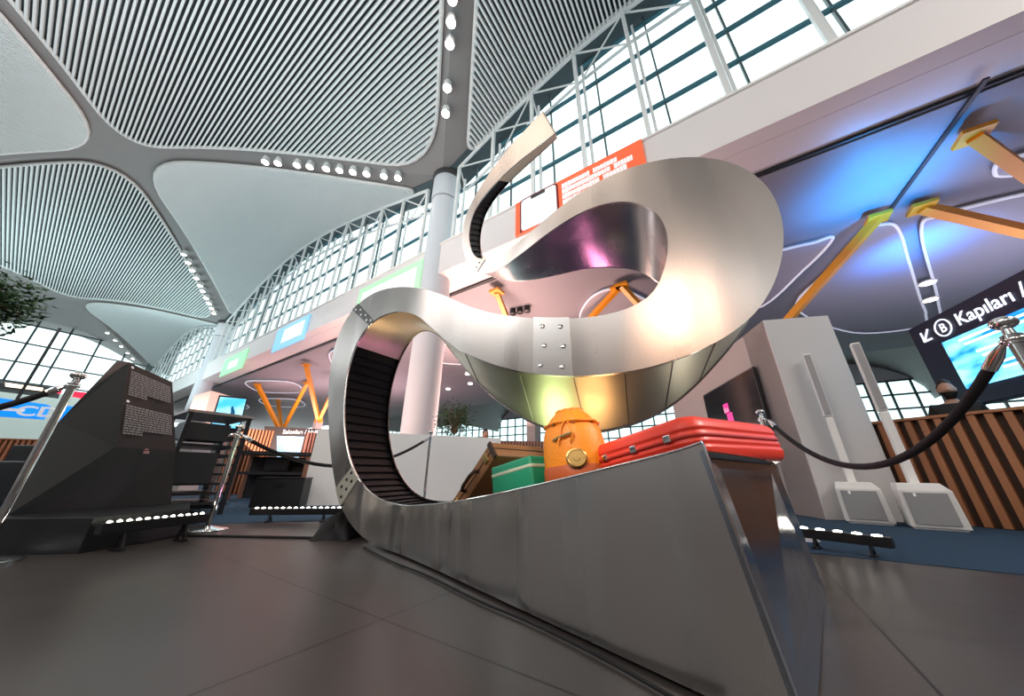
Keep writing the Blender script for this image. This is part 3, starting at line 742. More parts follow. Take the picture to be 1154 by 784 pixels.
kb.add(V, [(0, 1, 4, 5), (1, 2, 3, 4), (5, 4, 7, 8), (4, 3, 6, 7), (2, 11, 6, 3), (1, 10, 11, 2), (0, 9, 10, 1), (9, 8, 7, 10), (10, 7, 6, 11), (0, 5, 8, 9)])
kb.build('body', M_KIOSK, kiosk)
# printed rows on the upper facet
A, B_, Cc, D_ = sp[3], fr[0], fr[1], sp[4]      # TL TR BR BL
nrm = (B_-A).cross(D_-A).normalized()
if nrm.x < 0: nrm = -nrm
def fp(u, v): return A.lerp(B_, u).lerp(D_.lerp(Cc, u), v) + nrm*.004
fa = MB()
def pr_rect(mb, u0, u1, v0, v1, off=0): mb.add([fp(u0, v0)+nrm*off, fp(u1, v0)+nrm*off, fp(u1, v1)+nrm*off, fp(u0, v1)+nrm*off], [(0, 1, 2, 3)])
rr = random.Random(3)
pt = MB(); hdg = MB()
def para(v0, v1, rows, last):
    for k in range(rows):
        v = v0 + (v1-v0)*k/rows; u = .06; end = .93 if k < rows-2 else last
        while u < end:
            wd = rr.uniform(.03, .09); pr_rect(pt, u, min(u+wd, end), v, v + (v1-v0)/rows*.62); u += wd + .012
pr_rect(hdg, .05, .10, .035, .06); para(.09, .40, 11, .42); pt.build('printed_text', M_PRINT, kiosk); pt = MB()
pr_rect(hdg, .05, .10, .455, .48); para(.51, .86, 12, .38)
pt.build('printed_text', M_PRINT, kiosk); hdg.build('printed_heading', M_WPRINT, kiosk)
def lp(u, v): return sp[4].lerp(fr[1], u).lerp(sp[5].lerp(fr[2], u), v) + nrm*.004
lg = MB(); 
for u0, u1, v0, v1 in ((.42, .52, .04, .09), (.44, .50, .0, .025)): lg.add([lp(u0, v0), lp(u1, v0), lp(u1, v1), lp(u0, v1)], [(0, 1, 2, 3)])
lg.build('logo', mat('dusky_pink_print', (.5, .25, .28), .6), kiosk)

# ================================================================== LED BARS
def led_bar(a, b, label, n, energy, tgt, feet=True, hh=.06, col=(1, .92, .78)):
    a, b = V3(a), V3(b); c = (a+b)/2; d = b-a; L = d.length; yaw = math.atan2(d.y, d.x); z = c.z
    M = Matrix.Translation((c.x, c.y, 0)) @ Matrix.Rotation(yaw, 4, 'Z')
    o = thing('led_bar', label, 'stage light', M)
    MB().box((0, 0, z-.035), (L+.03, .06, .06)).build('housing', M_BLACKM, o, bevel=.006)
    lr = (.42 if n < 6 else .26)*min(L/n, .06)
    lm = MB().lathe([(.001, 0), (lr, 0), (lr, .006), (.001, .012)], (0, 0, 0), 10)
    l0 = lm.build('lens', M_LED, o, smooth=40); l0.location = (-L/2 + L*.5/n, 0, z-.006)
    for i in range(1, n):
        c_ = l0.copy(); C.objects.link(c_); c_.parent = o; c_.location = (-L/2 + L*(i+.5)/n, 0, z-.006)
    if feet:
        for s in (-1, 1):
            MB().bar((s*L*.3, -.05, .008), (s*L*.3, .05, .008), .03, .012).bar((s*L*.3, -.04, .01), (s*L*.3, 0, z-.06), .012, .02).bar((s*L*.3, .04, .01), (s*L*.3, 0, z-.06), .012, .02).lathe([(.02, -.02), (.02, .02)], (s*L*.3, 0, z-.045), 10, Matrix.Rotation(R(90), 3, 'X')).build('bracket', M_BLACKM, o)
    if energy:
        l = lamp('led_bar_light', 'SPOT', c + V3((0, 0, .03)), energy, col, .03, tgt, spot=80)
    return o
def fz(x, y, z): d = ray(x, y); return CAMP + d*((z-H)/d.z)
led_bar(fz(118, 588, .172), fz(232, 577.5, .172), 'lit row of white lamps in a black bar at the foot of the information stand', 12, 2, (-1, 2.5, 1.5))
led_bar(fz(286, 572, .13), fz(386, 571.5, .13), 'low black lamp bar on two stands left of the sculpture foot', 14, 2, (-1.6, 3.2, 1.6))
led_bar(fz(896, 593, .13), fz(1000, 604, .13), 'black lamp bar with four lit lenses right of the ramp end', 5, 10, (.7, 1.9, 1.3))
MB

# ================================================================== STANCHIONS AND ROPES
def stanchion(x, y, label, h=1.04):
    o = thing('rope_post', label, 'rope barrier post', V3((x, y, 0)))
    MB().lathe([(.15, .001), (.15, .012), (.13, .022), (.05, .034), (.03, .04)], n=32).build('base', M_CHROME, o, smooth=40)
    MB().lathe([(.019, .03), (.019, h-.10), (.027, h-.10), (.027, h-.065), (.016, h-.06), (.014, h-.04)], n=20).build('pole', M_CHROME, o, smooth=40)
    MB().lathe([(.012, h-.05)] + [(.036*math.sin(R(t)), h-.014-.026*math.cos(R(t))) for t in range(20, 180, 16)] + [(.002, h+.012)], n=24).build('finial', M_CHROME, o, smooth=60)
    MB().tube([(.03*math.cos(R(t)), .03*math.sin(R(t)), h-.085) for t in range(0, 360, 30)], .006, 6, closed=True).build('ring', M_CHROME, o, smooth=60)
    return o
stanchion(-2.79, 1.965, 'chrome rope post at the left edge in front of the black information stand')
stanchion(-2.56, 3.06, 'short chrome rope post behind the information stand by the equipment rack', .87)
stanchion(-1.16, 4.70, 'small distant chrome rope post seen through the curl of the sculpture')
stanchion(2.30, 2.92, 'chrome rope post behind the red suitcase by the wall screen')
stanchion(1.90, 1.09, 'near chrome rope post at the right edge of the picture')
def rope(a, b, sag, label, r=.018):
    a, b = V3(a), V3(b); n = 24; pts = []
    for i in range(n+1):
        t = i/n; p = a.lerp(b, t); p.z -= sag*4*t*(1-t); pts.append(p)
    o = thing('barrier_rope', label, 'rope', (a+b)/2); c = (a+b)/2
    MB().tube([p-c for p in pts[1:-1]], r, 12).build('rope', M_ROPE, o, smooth=60)
    for p, q, nm in ((pts[0], pts[1], 0), (pts[-1], pts[-2], 1)):
        d = (q-p); MB().tube([p-c, p-c+d*.5, p-c+d*1.1], [r*.5, r*1.15, r*1.15], 12).build('hook', M_CHROME, o, smooth=60)
rope((2.33, 2.89, .95), (1.90, 1.12, .95), .42, 'black velvet rope sagging between the two posts on the right')
rope((-2.81, 1.945, .95), (-3.5, 1.1, .95), .30, 'black velvet rope running off to the left from the leftmost post')
rope((-2.55, 3.08, .79), (-1.17, 4.68, .95), .33, 'thin black rope sagging behind the sculpture curl')

# ================================================================== TOWER, WALL SCREEN, COLUMN SPEAKERS
TFL = V3((3.84, 4.31, 0)); TFR = V3((4.66, 4.13, 0)); dv = V3((.156, .988, 0))
TZ = 2.7
struct('wall_partition', MB().prism([TFL, TFR, TFR+dv*.6, TFL+dv*.6], (0, 0, TZ)), M_GREYP).name = 'wall_tower'
nw = V3((-dv.y, dv.x, 0))
struct('wall_screen', MB().prism([TFL+dv*.02-nw*.0, TFL+dv*.02+nw*(-.12), TFL+dv*4.6+nw*(-.12), TFL+dv*4.6], (0, 0, TZ)), M_GREYW)
tvo = TFL + dv*1.44 + nw*.05
TVM = Matrix(((-dv.x, -nw.x, 0, tvo.x), (-dv.y, -nw.y, 0, tvo.y), (0, 0, 1, 1.62), (0, 0, 0, 1)))   # x towards camera, y into the wall
tv = thing('wall_screen_display', 'black flat screen with a magenta square on the grey wall', 'screen', TVM); tv.name = 'flat_screen'
MB().box((0, 0, 0), (1.95, .05, .98)).build('casing', M_BLACK, tv, bevel=.006)
MB().box((0, -.027, 0), (1.90, .004, .93)).build('display', mat('screen_off', (.012, .012, .016), .12), tv)
MB().box((-.12, -.031, .04), (.19, .004, .17)).box((-.05, -.031, -.14), (.20, .004, .17)).build('magenta_logo', mat('magenta_glow', (.3, 0, .1), .4, emit=(.75, .01, .28), es=.9), tv)
text_mesh('logo_letters', 'İGA', .10, Matrix.Translation((-.12, -.035, -.03)) @ STAND, M_WPRINT, tv, 'CENTER')
def pa_speaker(x, y, yaw, label):
    M = Matrix.Translation((x, y, 0)) @ Matrix.Rotation(R(yaw), 4, 'Z') @ Matrix.Diagonal((.88, .9, 1, 1))
    o = thing('column_loudspeaker', label, 'loudspeaker', M, 'column loudspeakers by the grey wall')
    b = MB()
    b.prism([(-.20, -.20, .0), (.20, -.20, .0), (.24, .26, .0), (-.16, .26, .0)], (0, 0, .02))
    b.loft([[V3(p) for p in ((-.22, -.22, .02), (.22, -.22, .02), (.26, .26, .02), (-.18, .26, .02))], [V3(p) for p in ((-.22, -.22, .36), (.20, -.22, .36), (.22, .26, .36), (-.18, .26, .36))], [V3(p) for p in ((-.20, -.19, .43), (.14, -.19, .43), (.15, .24, .43), (-.17, .24, .43))]])
    b.build('bass_cabinet', M_WHITE, o, bevel=.015)
    MB().prism([(-.18, -.226, .05), (.16, -.226, .05), (.15, -.226, .34), (-.18, -.226, .34)], (0, -.01, 0)).build('grille', M_GRILLE, o, bevel=.004)
    MB().box((-.10, -.24, .32), (.02, .006, .03)).build('badge', M_WPRINT, o)
    MB().box((.232, .05, .28), (.01, .06, .03)).build('carry_handle', M_GRILLE, o)
    MB().box((0, .08, .80), (.085, .10, .80)).build('lower_column', M_WHITE, o, bevel=.01)
    MB().box((0, .08, 1.64), (.095, .105, .86)).build('upper_column', M_WHITE, o, bevel=.01)
    MB().box((0, .024, 1.64), (.075, .012, .82)).build('column_grille', M_GRILLE, o)
pa_speaker(4.07, 4.06, -38, 'white column loudspeaker on the left of the pair, partly behind the other')
pa_speaker(4.34, 3.66, -38, 'white column loudspeaker on the right of the pair, nearer the wooden counter')

# ================================================================== RECEPTION DESK, SIGN, ATTENDANT (right)
def slat_panel(name, label, cat, a, b, h, n, depth=.5, top=True, mwood=None, mback=None, lean=0, z0=0, grp=None, side=1):
    a, b = V3(a), V3(b); d = (b-a); L = d.length; d.normalize(); nn = V3((-d.y, d.x, 0))*side; c = (a+b)/2
    M = Matrix(((d.x, nn.x, 0, c.x), (d.y, nn.y, 0, c.y), (0, 0, 1, z0), (0, 0, 0, 1)))
    o = thing(name, label, cat, M, grp)
    MB().box((0, depth/2+.03, h/2), (L, depth, h)).build('body', mback or M_WOODD, o)
    s = MB()
    for i in range(n): s.box((-L/2 + L*(i+.5)/n, .0, h/2), (L/n*.48, .07, h-.02))
    s.build('slats', mwood or M_WOOD, o)
    if top: MB().box((0, depth/2, h+.012), (L+.04, depth+.10, .03)).build('counter_top', mwood or M_WOOD, o)
    return o
slat_panel('reception_desk', 'long wooden slatted counter on the blue carpet at the right edge', 'counter', (4.76, 4.34, 0), (5.75, 1.9, 0), 1.14, 22, side=1)
sd = V3((math.sin(R(19)), math.cos(R(19)), 0))
dS = ray(1022, 372); SL = CAMP + dS*(5.0/dS.y)
SGM = Matrix(((-sd.x, sd.y, 0, SL.x), (-sd.y, -sd.x, 0, SL.y), (0, 0, 1, SL.z), (0, 0, 0, 1)))    # x towards the camera, y = away from the viewer side
yy = V3((sd.y, -sd.x, 0))
SGM = Matrix(((-sd.x, yy.x, 0, SL.x), (-sd.y, yy.y, 0, SL.y), (0, 0, 1, SL.z), (0, 0, 0, 1)))
sgn = thing('gate_sign', 'dark blue sign with an arrow and circled B above a bright cyan screen', 'sign', SGM)
MB().box((1.6, .10, -.70), (3.2, .18, 1.40)).build('cabinet', mat('sign_navy', (.01, .016, .05), .35), sgn, bevel=.01)
MB().box((1.82, .0, -.80), (2.7, .02, .74)).build('display', screen_mat('cyan_screen', (.0, .16, .62), (.25, .85, 1), 1.6, 2.4, (1, 1, 3)), sgn)
wl = MB()
for i in range(9):
    z = -.50 - .075*i
    if i % 3 != 2: wl.box((.78+.9, -.013, z), (1.9-.1*i, .004, .03)).box((2.9, -.013, z), (.3, .004, .03))
wl.build('screen_lines', mat('screen_white', (.8, .9, 1), .5, emit=(.7, .95, 1), es=2.2), sgn)
wp = mat('sign_white', (.9, .9, .9), .5, emit=(.85, .88, 1), es=.9)
text_mesh('gate_text', 'Kapıları / Gates', .26, Matrix.Translation((.83, -.004, -.30)) @ STAND, wp, sgn, bold=.004)
text_mesh('gate_letter', 'B', .19, Matrix.Translation((.60, -.004, -.29)) @ STAND, wp, sgn, 'CENTER', .003)
MB().tube([(.60+.13*math.cos(R(t)), -.004, -.225+.13*math.sin(R(t))) for t in range(0, 360, 15)], .011, 6, closed=True).build('letter_ring', wp, sgn)
MB().bar((.36, -.006, -.14), (.22, -.006, -.30), .03, .01, (0, 1, 0)).bar((.215, -.006, -.15), (.215, -.006, -.315), .03, .01, (0, 1, 0)).bar((.205, -.006, -.305), (.36, -.006, -.305), .03, .01, (0, 1, 0)).build('arrow', wp, sgn)
for hx in (.35, 1.1): MB().bar((hx, .12, -1.4), (hx, .12, .005-SL.z), .08, .08).build('leg', M_BLACKM, sgn)

def person(M, label, shirt, skin, hair, beard=True, standing=True):
    o = thing('person', label, 'person', M)
    # body skeleton, standing, arms lowered, right-handed axes: faces -y
    J = {'pel': (0, 0, .95, .15), 'wai': (0, 0, 1.10, .135), 'che': (0, 0, 1.30, .16), 'nek': (0, .01, 1.46, .065), 'he0': (0, -.005, 1.53, .06)}
    E = [('pel', 'wai'), ('wai', 'che'), ('che', 'nek'), ('nek', 'he0')]
    for s, n in ((1, 'l'), (-1, 'r')):
        J.update({'sh'+n: (s*.17, 0, 1.40, .065), 'el'+n: (s*.24, .02, 1.14, .042), 'wr'+n: (s*.22, -.16, .98, .028), 'pa'+n: (s*.21, -.22, .97, .026),
                  'hi'+n: (s*.09, 0, .88, .095), 'kn'+n: (s*.10, -.02, .49, .058), 'an'+n: (s*.10, .02, .09, .038), 'to'+n: (s*.11, -.15, .04, .032)})
        E += [('che', 'sh'+n), ('sh'+n, 'el'+n), ('el'+n, 'wr'+n), ('wr'+n, 'pa'+n), ('pel', 'hi'+n), ('hi'+n, 'kn'+n), ('kn'+n, 'an'+n), ('an'+n, 'to'+n)]
        for k in range(5):
            fx = s*(.21 + (k-2)*.018) if k else s*.165
            J['f%d' % k+n] = (fx, -.255 if k else -.235, .965, .009); J['g%d' % k+n] = (fx, -.295+abs(k-2)*.006 if k else -.262, .950, .008)
            E += [('pa'+n, 'f%d' % k+n), ('f%d' % k+n, 'g%d' % k+n)]
    keys = list(J); me = bpy.data.meshes.new('body'); me.from_pydata([J[k][:3] for k in keys], [(keys.index(a), keys.index(b)) for a, b in E], [])
    b = bpy.data.objects.new('body', me); C.objects.link(b)
    sk = b.modifiers.new('s', 'SKIN')
    for i, k in enumerate(keys): me.skin_vertices[0].data[i].radius = (J[k][3], J[k][3]*(.72 if k in ('pel', 'wai', 'che') else 1)); me.skin_vertices[0].data[i].use_root = (k == 'pel')
    ss = b.modifiers.new('u', 'SUBSURF'); ss.levels = 2; ss.render_levels = 2
    dg = bpy.context.evaluated_depsgraph_get(); dg.update(); bmesh_ = bpy.data.meshes.new_from_object(b.evaluated_get(dg)); bpy.data.objects.remove(b)
    mb = MB(); mb.v = [v.co.copy() for v in bmesh_.vertices]; mb.f = [tuple(p.vertices) for p in bmesh_.polygons]
    # head: rings from chin to crown with brow, nose and jaw
    def headpt(t, a, gr=1.0):
        z = -.115 + .235*t; rx = .077*math.sin(PI*min(1, .16+.84*t))**.55; ry = .095*math.sin(PI*min(1, .17+.83*t))**.5
        if t < .35: rx *= .80 + .57*t; ry *= .86 + .4*t
        x = rx*math.cos(a); y = ry*math.sin(a); f = max(0, -math.sin(a))
        y -= .024*math.exp(-((t-.42)/.07)**2)*f**14; y -= .006*math.exp(-((t-.24)/.04)**2)*f**6; y += .008*math.exp(-((t-.53)/.04)**2)*f**3*(abs(math.cos(a)) > .12)
        return V3((x*gr, y*gr + .0, z*gr + 1.64))
    rings = [[headpt(t/16*.985+.005, 2*PI*k/28) for k in range(28)] for t in range(17)]
    mb.loft(rings)
    for s in (-1, 1): mb.lathe([(.004, -.012), (.020, -.006), (.022, .004), (.012, .01)], (s*.076, .005, 1.635), 12, Matrix.Rotation(R(90*s), 3, 'Y'), (1.3, .8))
    bo = mb.build('body', skin, o, smooth=80)
    rm = bo.modifiers.new('r', 'REMESH'); rm.mode = 'VOXEL'; rm.voxel_size = .009; rm.use_smooth_shade = True
    # hair cap and beard
    hr = [[headpt(t/16*.985+.005, 2*PI*k/28, 1.0) + V3(((headpt(t/16, 2*PI*k/28).x)*.10, (headpt(t/16, 2*PI*k/28).y)*.10 + .012, .012 + (.02 if t > 12 else 0))) for k in range(28)] for t in range(9, 17)]
    for ri, ring in enumerate(hr):
        for k, p in enumerate(ring):
            f = max(0, -math.sin(2*PI*k/28))
            if ri < 4: p.y += .045*f*(4-ri)/4
    MB().loft(hr).build('hair', hair, o, smooth=80)
    if beard:
        br = []
        for t in (-.02, .06, .12, .18, .25, .31):
            br.append([headpt(max(t, .01), PI + PI*k/14) * 1 for k in range(15)] + [headpt(max(t, .01), PI*k/14)*1 + V3((0, -.07, 0)) for k in range(1, 14)])
        bb = [[V3((p.x*1.07, p.y*1.06-.004, p.z - (.014 if i == 0 else 0))) for p in ring] for i, ring in enumerate(br)]
        MB().loft(bb).build('beard', hair, o, smooth=80)
    # shirt
    S = {k: J[k] for k in ('pel', 'wai', 'che', 'shl', 'shr', 'ell', 'elr')}; S['col'] = (0, .005, 1.43, .07)
    SE = [('pel', 'wai'), ('wai', 'che'), ('che', 'col'), ('che', 'shl'), ('che', 'shr'), ('shl', 'ell'), ('shr', 'elr')]
    keys = list(S); me = bpy.data.meshes.new('shirt'); me.from_pydata([S[k][:3] for k in keys], [(keys.index(a), keys.index(b_)) for a, b_ in SE], [])
    b = bpy.data.objects.new('tmp', me); C.objects.link(b); b.modifiers.new('s', 'SKIN')
    for i, k in enumerate(keys): me.skin_vertices[0].data[i].radius = (S[k][3]*1.12+.006, (S[k][3]*1.12+.006)*(.78 if k in ('pel', 'wai', 'che') else 1)); me.skin_vertices[0].data[i].use_root = (k == 'pel')
    ss = b.modifiers.new('u', 'SUBSURF'); ss.levels = 2; dg = bpy.context.evaluated_depsgraph_get(); dg.update(); m2 = bpy.data.meshes.new_from_object(b.evaluated_get(dg)); bpy.data.objects.remove(b)
    mb = MB(); mb.v = [v.co.copy() for v in m2.vertices]; mb.f = [tuple(p.vertices) for p in m2.polygons]; mb.build('shirt', shirt, o, smooth=80)
    T = {k: J[k] for k in ('pel', 'hil', 'hir', 'knl', 'knr', 'anl', 'anr')}; TE = [('pel', 'hil'), ('pel', 'hir'), ('hil', 'knl'), ('hir', 'knr'), ('knl', 'anl'), ('knr', 'anr')]
    keys = list(T); me = bpy.data.meshes.new('trousers'); me.from_pydata([T[k][:3] for k in keys], [(keys.index(a), keys.index(b_)) for a, b_ in TE], [])
    b = bpy.data.objects.new('tmp', me); C.objects.link(b); b.modifiers.new('s', 'SKIN')
    for i, k in enumerate(keys): me.skin_vertices[0].data[i].radius = (T[k][3]*1.12+.006,)*2; me.skin_vertices[0].data[i].use_root = (k == 'pel')
    b.modifiers.new('u', 'SUBSURF').levels = 2; dg = bpy.context.evaluated_depsgraph_get(); dg.update(); m2 = bpy.data.meshes.new_from_object(b.evaluated_get(dg)); bpy.data.objects.remove(b)
    mb = MB(); mb.v = [v.co.copy() for v in m2.vertices]; mb.f = [tuple(p.vertices) for p in m2.polygons]; mb.build('trousers', M_BLACK, o, smooth=80)
    return o
person(Matrix.Translation((5.84, 4.12, -.05)) @ Matrix.Rotation(R(-50), 4, 'Z'), 'bearded person in a black shirt standing behind the wooden counter', mat('black_shirt', (.012, .012, .014), .8), M_SKIN, M_HAIR)

# ================================================================== FASCIA POSTERS
def poster(x0, x1, z0, z1, label, m, cat='poster'):
    o = thing('banner', label, cat, APM((x0+x1)/2, 5.96, (z0+z1)/2)); o.name = 'banner'
    MB().box((0, 0, 0), (x1-x0, .05, z1-z0)).build('board', m, o); return o
M_OP = mat('poster_orange', (.9, .14, .05), .5, emit=(1, .16, .05), es=.25)
po = poster(-3.9, -.33, 6.72, 7.95, 'orange banner with a white phone picture on the fascia behind the sculpture', M_OP)
M_PW = mat('poster_white', (.85, .85, .85), .5, emit=(.9, .95, 1), es=.35)
ph = rounded(MB(Matrix.Translation((-1.02, -.03, 0)) @ Matrix.Rotation(R(90), 4, 'X')), 1.12, 1.12, .02, .12, 0)
ph.build('phone_screen', M_PW, po)
fr_ = MB().tube([(-1.02+x, -.035, z) for x, z in ((-.58, -.6), (-.58, .5), (-.5, .58), (.5, .58), (.58, .5), (.58, -.6))], .03, 6); fr_.build('phone_frame', mat('phone_red', (.25, .02, .02), .4), po)
MB().box((-1.02, -.05, .50), (.45, .02, .10)).build('phone_notch', M_BLACK, po)
lm = MB(); rr = random.Random(5)
for z, gapx, xend in ((.36, .45, 1.12), (.17, .98, 1.50), (-.02, .70, 1.30), (-.21, .5, 1.2)):
    x = -.30; lm = MB()
    while x < xend:
        wd = rr.uniform(.045, .085)
        if gapx < x < gapx+.10 and lm.v: lm.build('white_lettering', M_PW, po); lm = MB()
        elif not (gapx < x < gapx+.10): lm.box((x+wd/2, -.03, z), (wd, .01, .135 + .03*rr.random()))
        x += wd + .012
    lm.build('white_lettering', M_PW, po)
pg = poster(-11.7, -7.85, 6.35, 7.62, 'white banner with a pale green edge on the fascia left of the column', mat('poster_green', (.45, .85, .5), .5, emit=(.5, .95, .55), es=.3))
MB().box((0, -.03, -.05), (3.3, .02, .85)).build('white_panel', M_PW, pg)
pb = poster(-19.4, -15.9, 6.35, 7.7, 'pale blue and white banner on the fascia between the two green ones', mat('poster_blue', (.25, .6, .9), .5, emit=(.3, .7, 1), es=.4))
MB().box((.3, -.03, .05), (2.2, .02, .8)).build('white_panel', M_PW, pb)
pg2 = poster(-27.0, -23.2, 6.2, 7.45, 'small pale green banner at the far end of the fascia', mat('poster_green2', (.4, .85, .5), .5, emit=(.4, .95, .5), es=.35))
MB().box((0, -.03, -.05), (1.6, .02, .5)).build('white_panel', M_PW, pg2)

# ================================================================== ORANGE STRUTS OF THE LOWER HALL
def strut_cluster(base, tops, label, foot=True, r=.16):
    b = V3(base); M = APM(b.x, b.y, 0); o = thing('steel_support', label, 'steel support', M, 'orange struts under the lower ceiling')
    for t in tops:
        t = V3(t) - V3((0, 0, .22)); MB().bar(V3((0, 0, b.z)), t - V3((b.x, b.y, 0)), r, r*1.1).build('strut', M_ORANGE_ST, o)
        MB().box(t - V3((b.x, b.y, .0)), (.4, .4, .08)).build('head_plate', M_ORANGE_ST, o)
    if foot: MB().box((0, 0, b.z/2), (.42, .42, b.z)).build('pier', M_GREYW, o); MB().lathe([(.26, b.z-.15), (.26, b.z+.15)], n=16).build('node', M_ORANGE_ST, o)
n1 = on_z(985, 238, LZ); n2 = on_z(1034, 226, LZ); n3 = on_z(1090, 144, LZ)
bR = on_y(812, 446, 12.3)
strut_cluster(bR, [n1, on_z(700, 316, LZ)], 'orange struts rising behind the sculpture loop to the blue-lit joint')
bR2 = on_y(1290, 292, 12.0)
strut_cluster((bR2.x, bR2.y, bR2.z), [n2, n3], 'orange struts entering from the right edge to the blue-lit joint', foot=False, r=.2)
b3_ = on_y(600, 430, 12.5)
strut_cluster(b3_, [on_z(695, 319, LZ), on_z(560, 323, LZ)], 'orange struts seen through the hole of the sculpture loop')
bA = on_z(317, 487, 2.6); bA = on_y(317, 487, 11.5)
strut_cluster(bA, [on_z(291, 430, LZ), on_z(347, 428, LZ), on_z(314, 448, LZ)], 'orange V of struts left of the sculpture behind the wooden screens', r=.22)
bB = on_y(359, 474, 11.0)
strut_cluster(bB, [on_z(346, 407, LZ), on_z(385, 418, LZ)], 'orange V of struts on a grey pier close to the curl of the sculpture', r=.2)
for i, x in enumerate((578, 586, 594)):
    p = on_z(x, 349-i*1.5, LZ-.02); q = thing('track_spotlight', ('left', 'middle', 'right')[i] + ' one of three small black spotlights on the pink ceiling', 'ceiling light', APM(p.x, p.y, p.z), 'three black ceiling spots')
    MB().lathe([(.12, 0), (.14, -.2), (.10, -.22)], n=12).build('housing', M_BLACK, q, smooth=40)
for (x, y), lb in zip(((1045, 318), (1048, 337)), ('upper of two round downlights in the ceiling above the gate sign', 'lower of two round downlights in the ceiling above the gate sign')):
    p = on_z(x, y, LZ-.16); q = thing('recessed_light', lb, 'ceiling light', APM(p.x, p.y, p.z))
    MB().lathe([(.22, .0), (.22, -.03)], n=16).build('rim', M_WHITE, q); MB().lathe([(.17, -.03), (.17, -.05)], n=16).build('lens', mat('soft_lens', (1, 1, 1), .4, emit=(1, .9, .8), es=5), q)

# ================================================================== BACKGROUND LEFT AND MIDDLE
def atp(x, y, depth): d = ray(x, y); return CAMP + d*(depth/d.y)
def pxslab(name, label, cat, q, deps, thick, m, part='panel', grp=None, back=None):
    P = [atp(x, y, dp) for (x, y), dp in zip(q, deps)]; c = sum(P, V3())/len(P); c0 = V3((c.x, c.y, min(p.z for p in P)))
    o = thing(name, label, cat, c0, grp); n = (P[1]-P[0]).cross(P[-1]-P[0]).normalized()
    if n.y < 0: n = -n
    MB().prism([p-c0 for p in P], n*thick).build(part, m, o); o['_n'] = 0; del o['_n']
    return o, [p-c0 for p in P], -n
# white partition behind the sculpture
wa, wb_ = V3((-3.15, 5.28, 0)), V3((-.20, 6.30, 0)); dw = (wb_-wa).normalized(); nwv = V3((-dw.y, dw.x, 0))
tag(MB().prism([wa, wb_, wb_+nwv*.3, wa+nwv*.3], (0, 0, 1.12)).build('partition', M_WHITE, None), 'low white partition on the carpet behind the sculpture curl', 'partition')
# portrait screen totem
tt, P, n = pxslab('display_totem', 'portrait screen with a cyan picture above the black equipment rack', 'screen', [(247, 445), (279.5, 448), (269, 489), (236, 481)], [5.0, 5.25, 5.25, 5.0], .06, M_BLACK, 'casing')
c = sum(P, V3())/4; MB().add([p.lerp(c, .10) + n*.004 for p in P], [(0, 1, 2, 3)]).build('display', screen_mat('sea_picture', (.05, .45, .75), (.55, .9, 1), 3.0, 1.6), tt)
lo = (P[2]+P[3])/2; MB().add([c + V3((-.12, -.02, -.10)), c + V3((.08, .02, -.08)), c + V3((.07, .02, .02)), c + V3((.02, 0, .12)), c + V3((-.06, -.01, .02))], [(0, 1, 2, 3, 4)]).build('figure', mat('sea_dark', (.01, .05, .1), .4, emit=(.0, .12, .3), es=.6), tt)
MB().bar((lo.x, lo.y+.05, lo.z), (lo.x, lo.y+.05, -tt.location.z), .10, .06).box((lo.x, lo.y+.05, .015-tt.location.z), (.45, .35, .03)).build('stand', M_BLACKM, tt)
# black equipment rack
rk = thing('equipment_rack', 'black open rack of equipment between the information stand and the rope post', 'equipment rack', Matrix.Translation((-3.88, 4.15, 0)) @ Matrix.Rotation(R(-35), 4, 'Z'))
for sx in (-1, 1):
    for sy in (-1, 1): MB().box((sx*.42, sy*.28, .56), (.04, .04, 1.12)).build('post', M_BLACKM, rk)
MB().prism([(-.46, -.32, 1.10), (.46, -.32, 1.10), (.46, .32, 1.10), (-.46, .32, 1.10)], (0, 0, .03)).build('top_tray', mat('tray_pale', (.35, .3, .28), .4), rk)
for k in range(9): MB().box((-.05, 0, .12+.105*k), (.80, .56, .028)).build('shelf', M_BLACKM, rk)
MB().box((.22, -.10, .50), (.36, .40, .34)).build('amplifier', M_BLACK, rk, bevel=.01); MB().box((.2, -.08, .90), (.38, .42, .20)).build('mixer_case', M_BLACK, rk, bevel=.01)
MB().box((-.12, 0, .07), (.7, .5, .03)).build('base_tray', M_BLACKM, rk)
# wooden slatted screens and booth furniture far left-middle
def slat_px(label, x0, x1, yb, depth0, depth1, h, n, nm='slatted_screen', top=False, z0=0, m=None, mb_=None):
    a = atp(x0, yb, depth0); b = atp(x1, yb, depth1)
    return slat_panel(nm, label, 'wooden screen', (a.x, a.y, 0), (b.x, b.y, 0), h, n, .15, top, m, mb_, z0=z0, side=1)
M_WOODO = mat('orange_wood', (.55, .22, .10), .5, noise=(3, (.42, .15, .07), (1, 1, .2)))
slat_px('orange wooden slatted screen right of the cyan portrait screen', 252, 300, 520, 7.5, 8.0, 1.42, 12, m=M_WOODO)
slat_px('slatted wooden screen by the grey pier next to the sculpture curl', 338, 362, 520, 7.6, 7.9, 1.35, 7, m=mat('rose_wood', (.42, .2, .16), .5))
o, P, n = pxslab('video_wall', 'bright white and cyan screen under a dark sign strip beside the grey pier', 'screen', [(298, 480), (376, 484), (376, 500), (345, 520), (298, 520)], [9, 9, 9, 9, 9], .1, M_BLACK, 'casing')
c = sum(P, V3())/5
d0 = [atp(x, y, 8.97) - o.location for x, y in ((312, 491), (374, 493), (374, 519), (312, 519))]; MB().add(d0, [(0, 1, 2, 3)]).build('display', screen_mat('white_cyan_screen', (.2, .6, 1), (.9, .97, 1), 1.2, 1.8), o)
tt2 = atp(318, 488.5, 8.95) - o.location; text_mesh('sign_text', 'Salonları / Halls', .16, Matrix.Translation(tt2) @ Matrix.Rotation(R(2), 4, 'Z') @ STAND, wp, o)
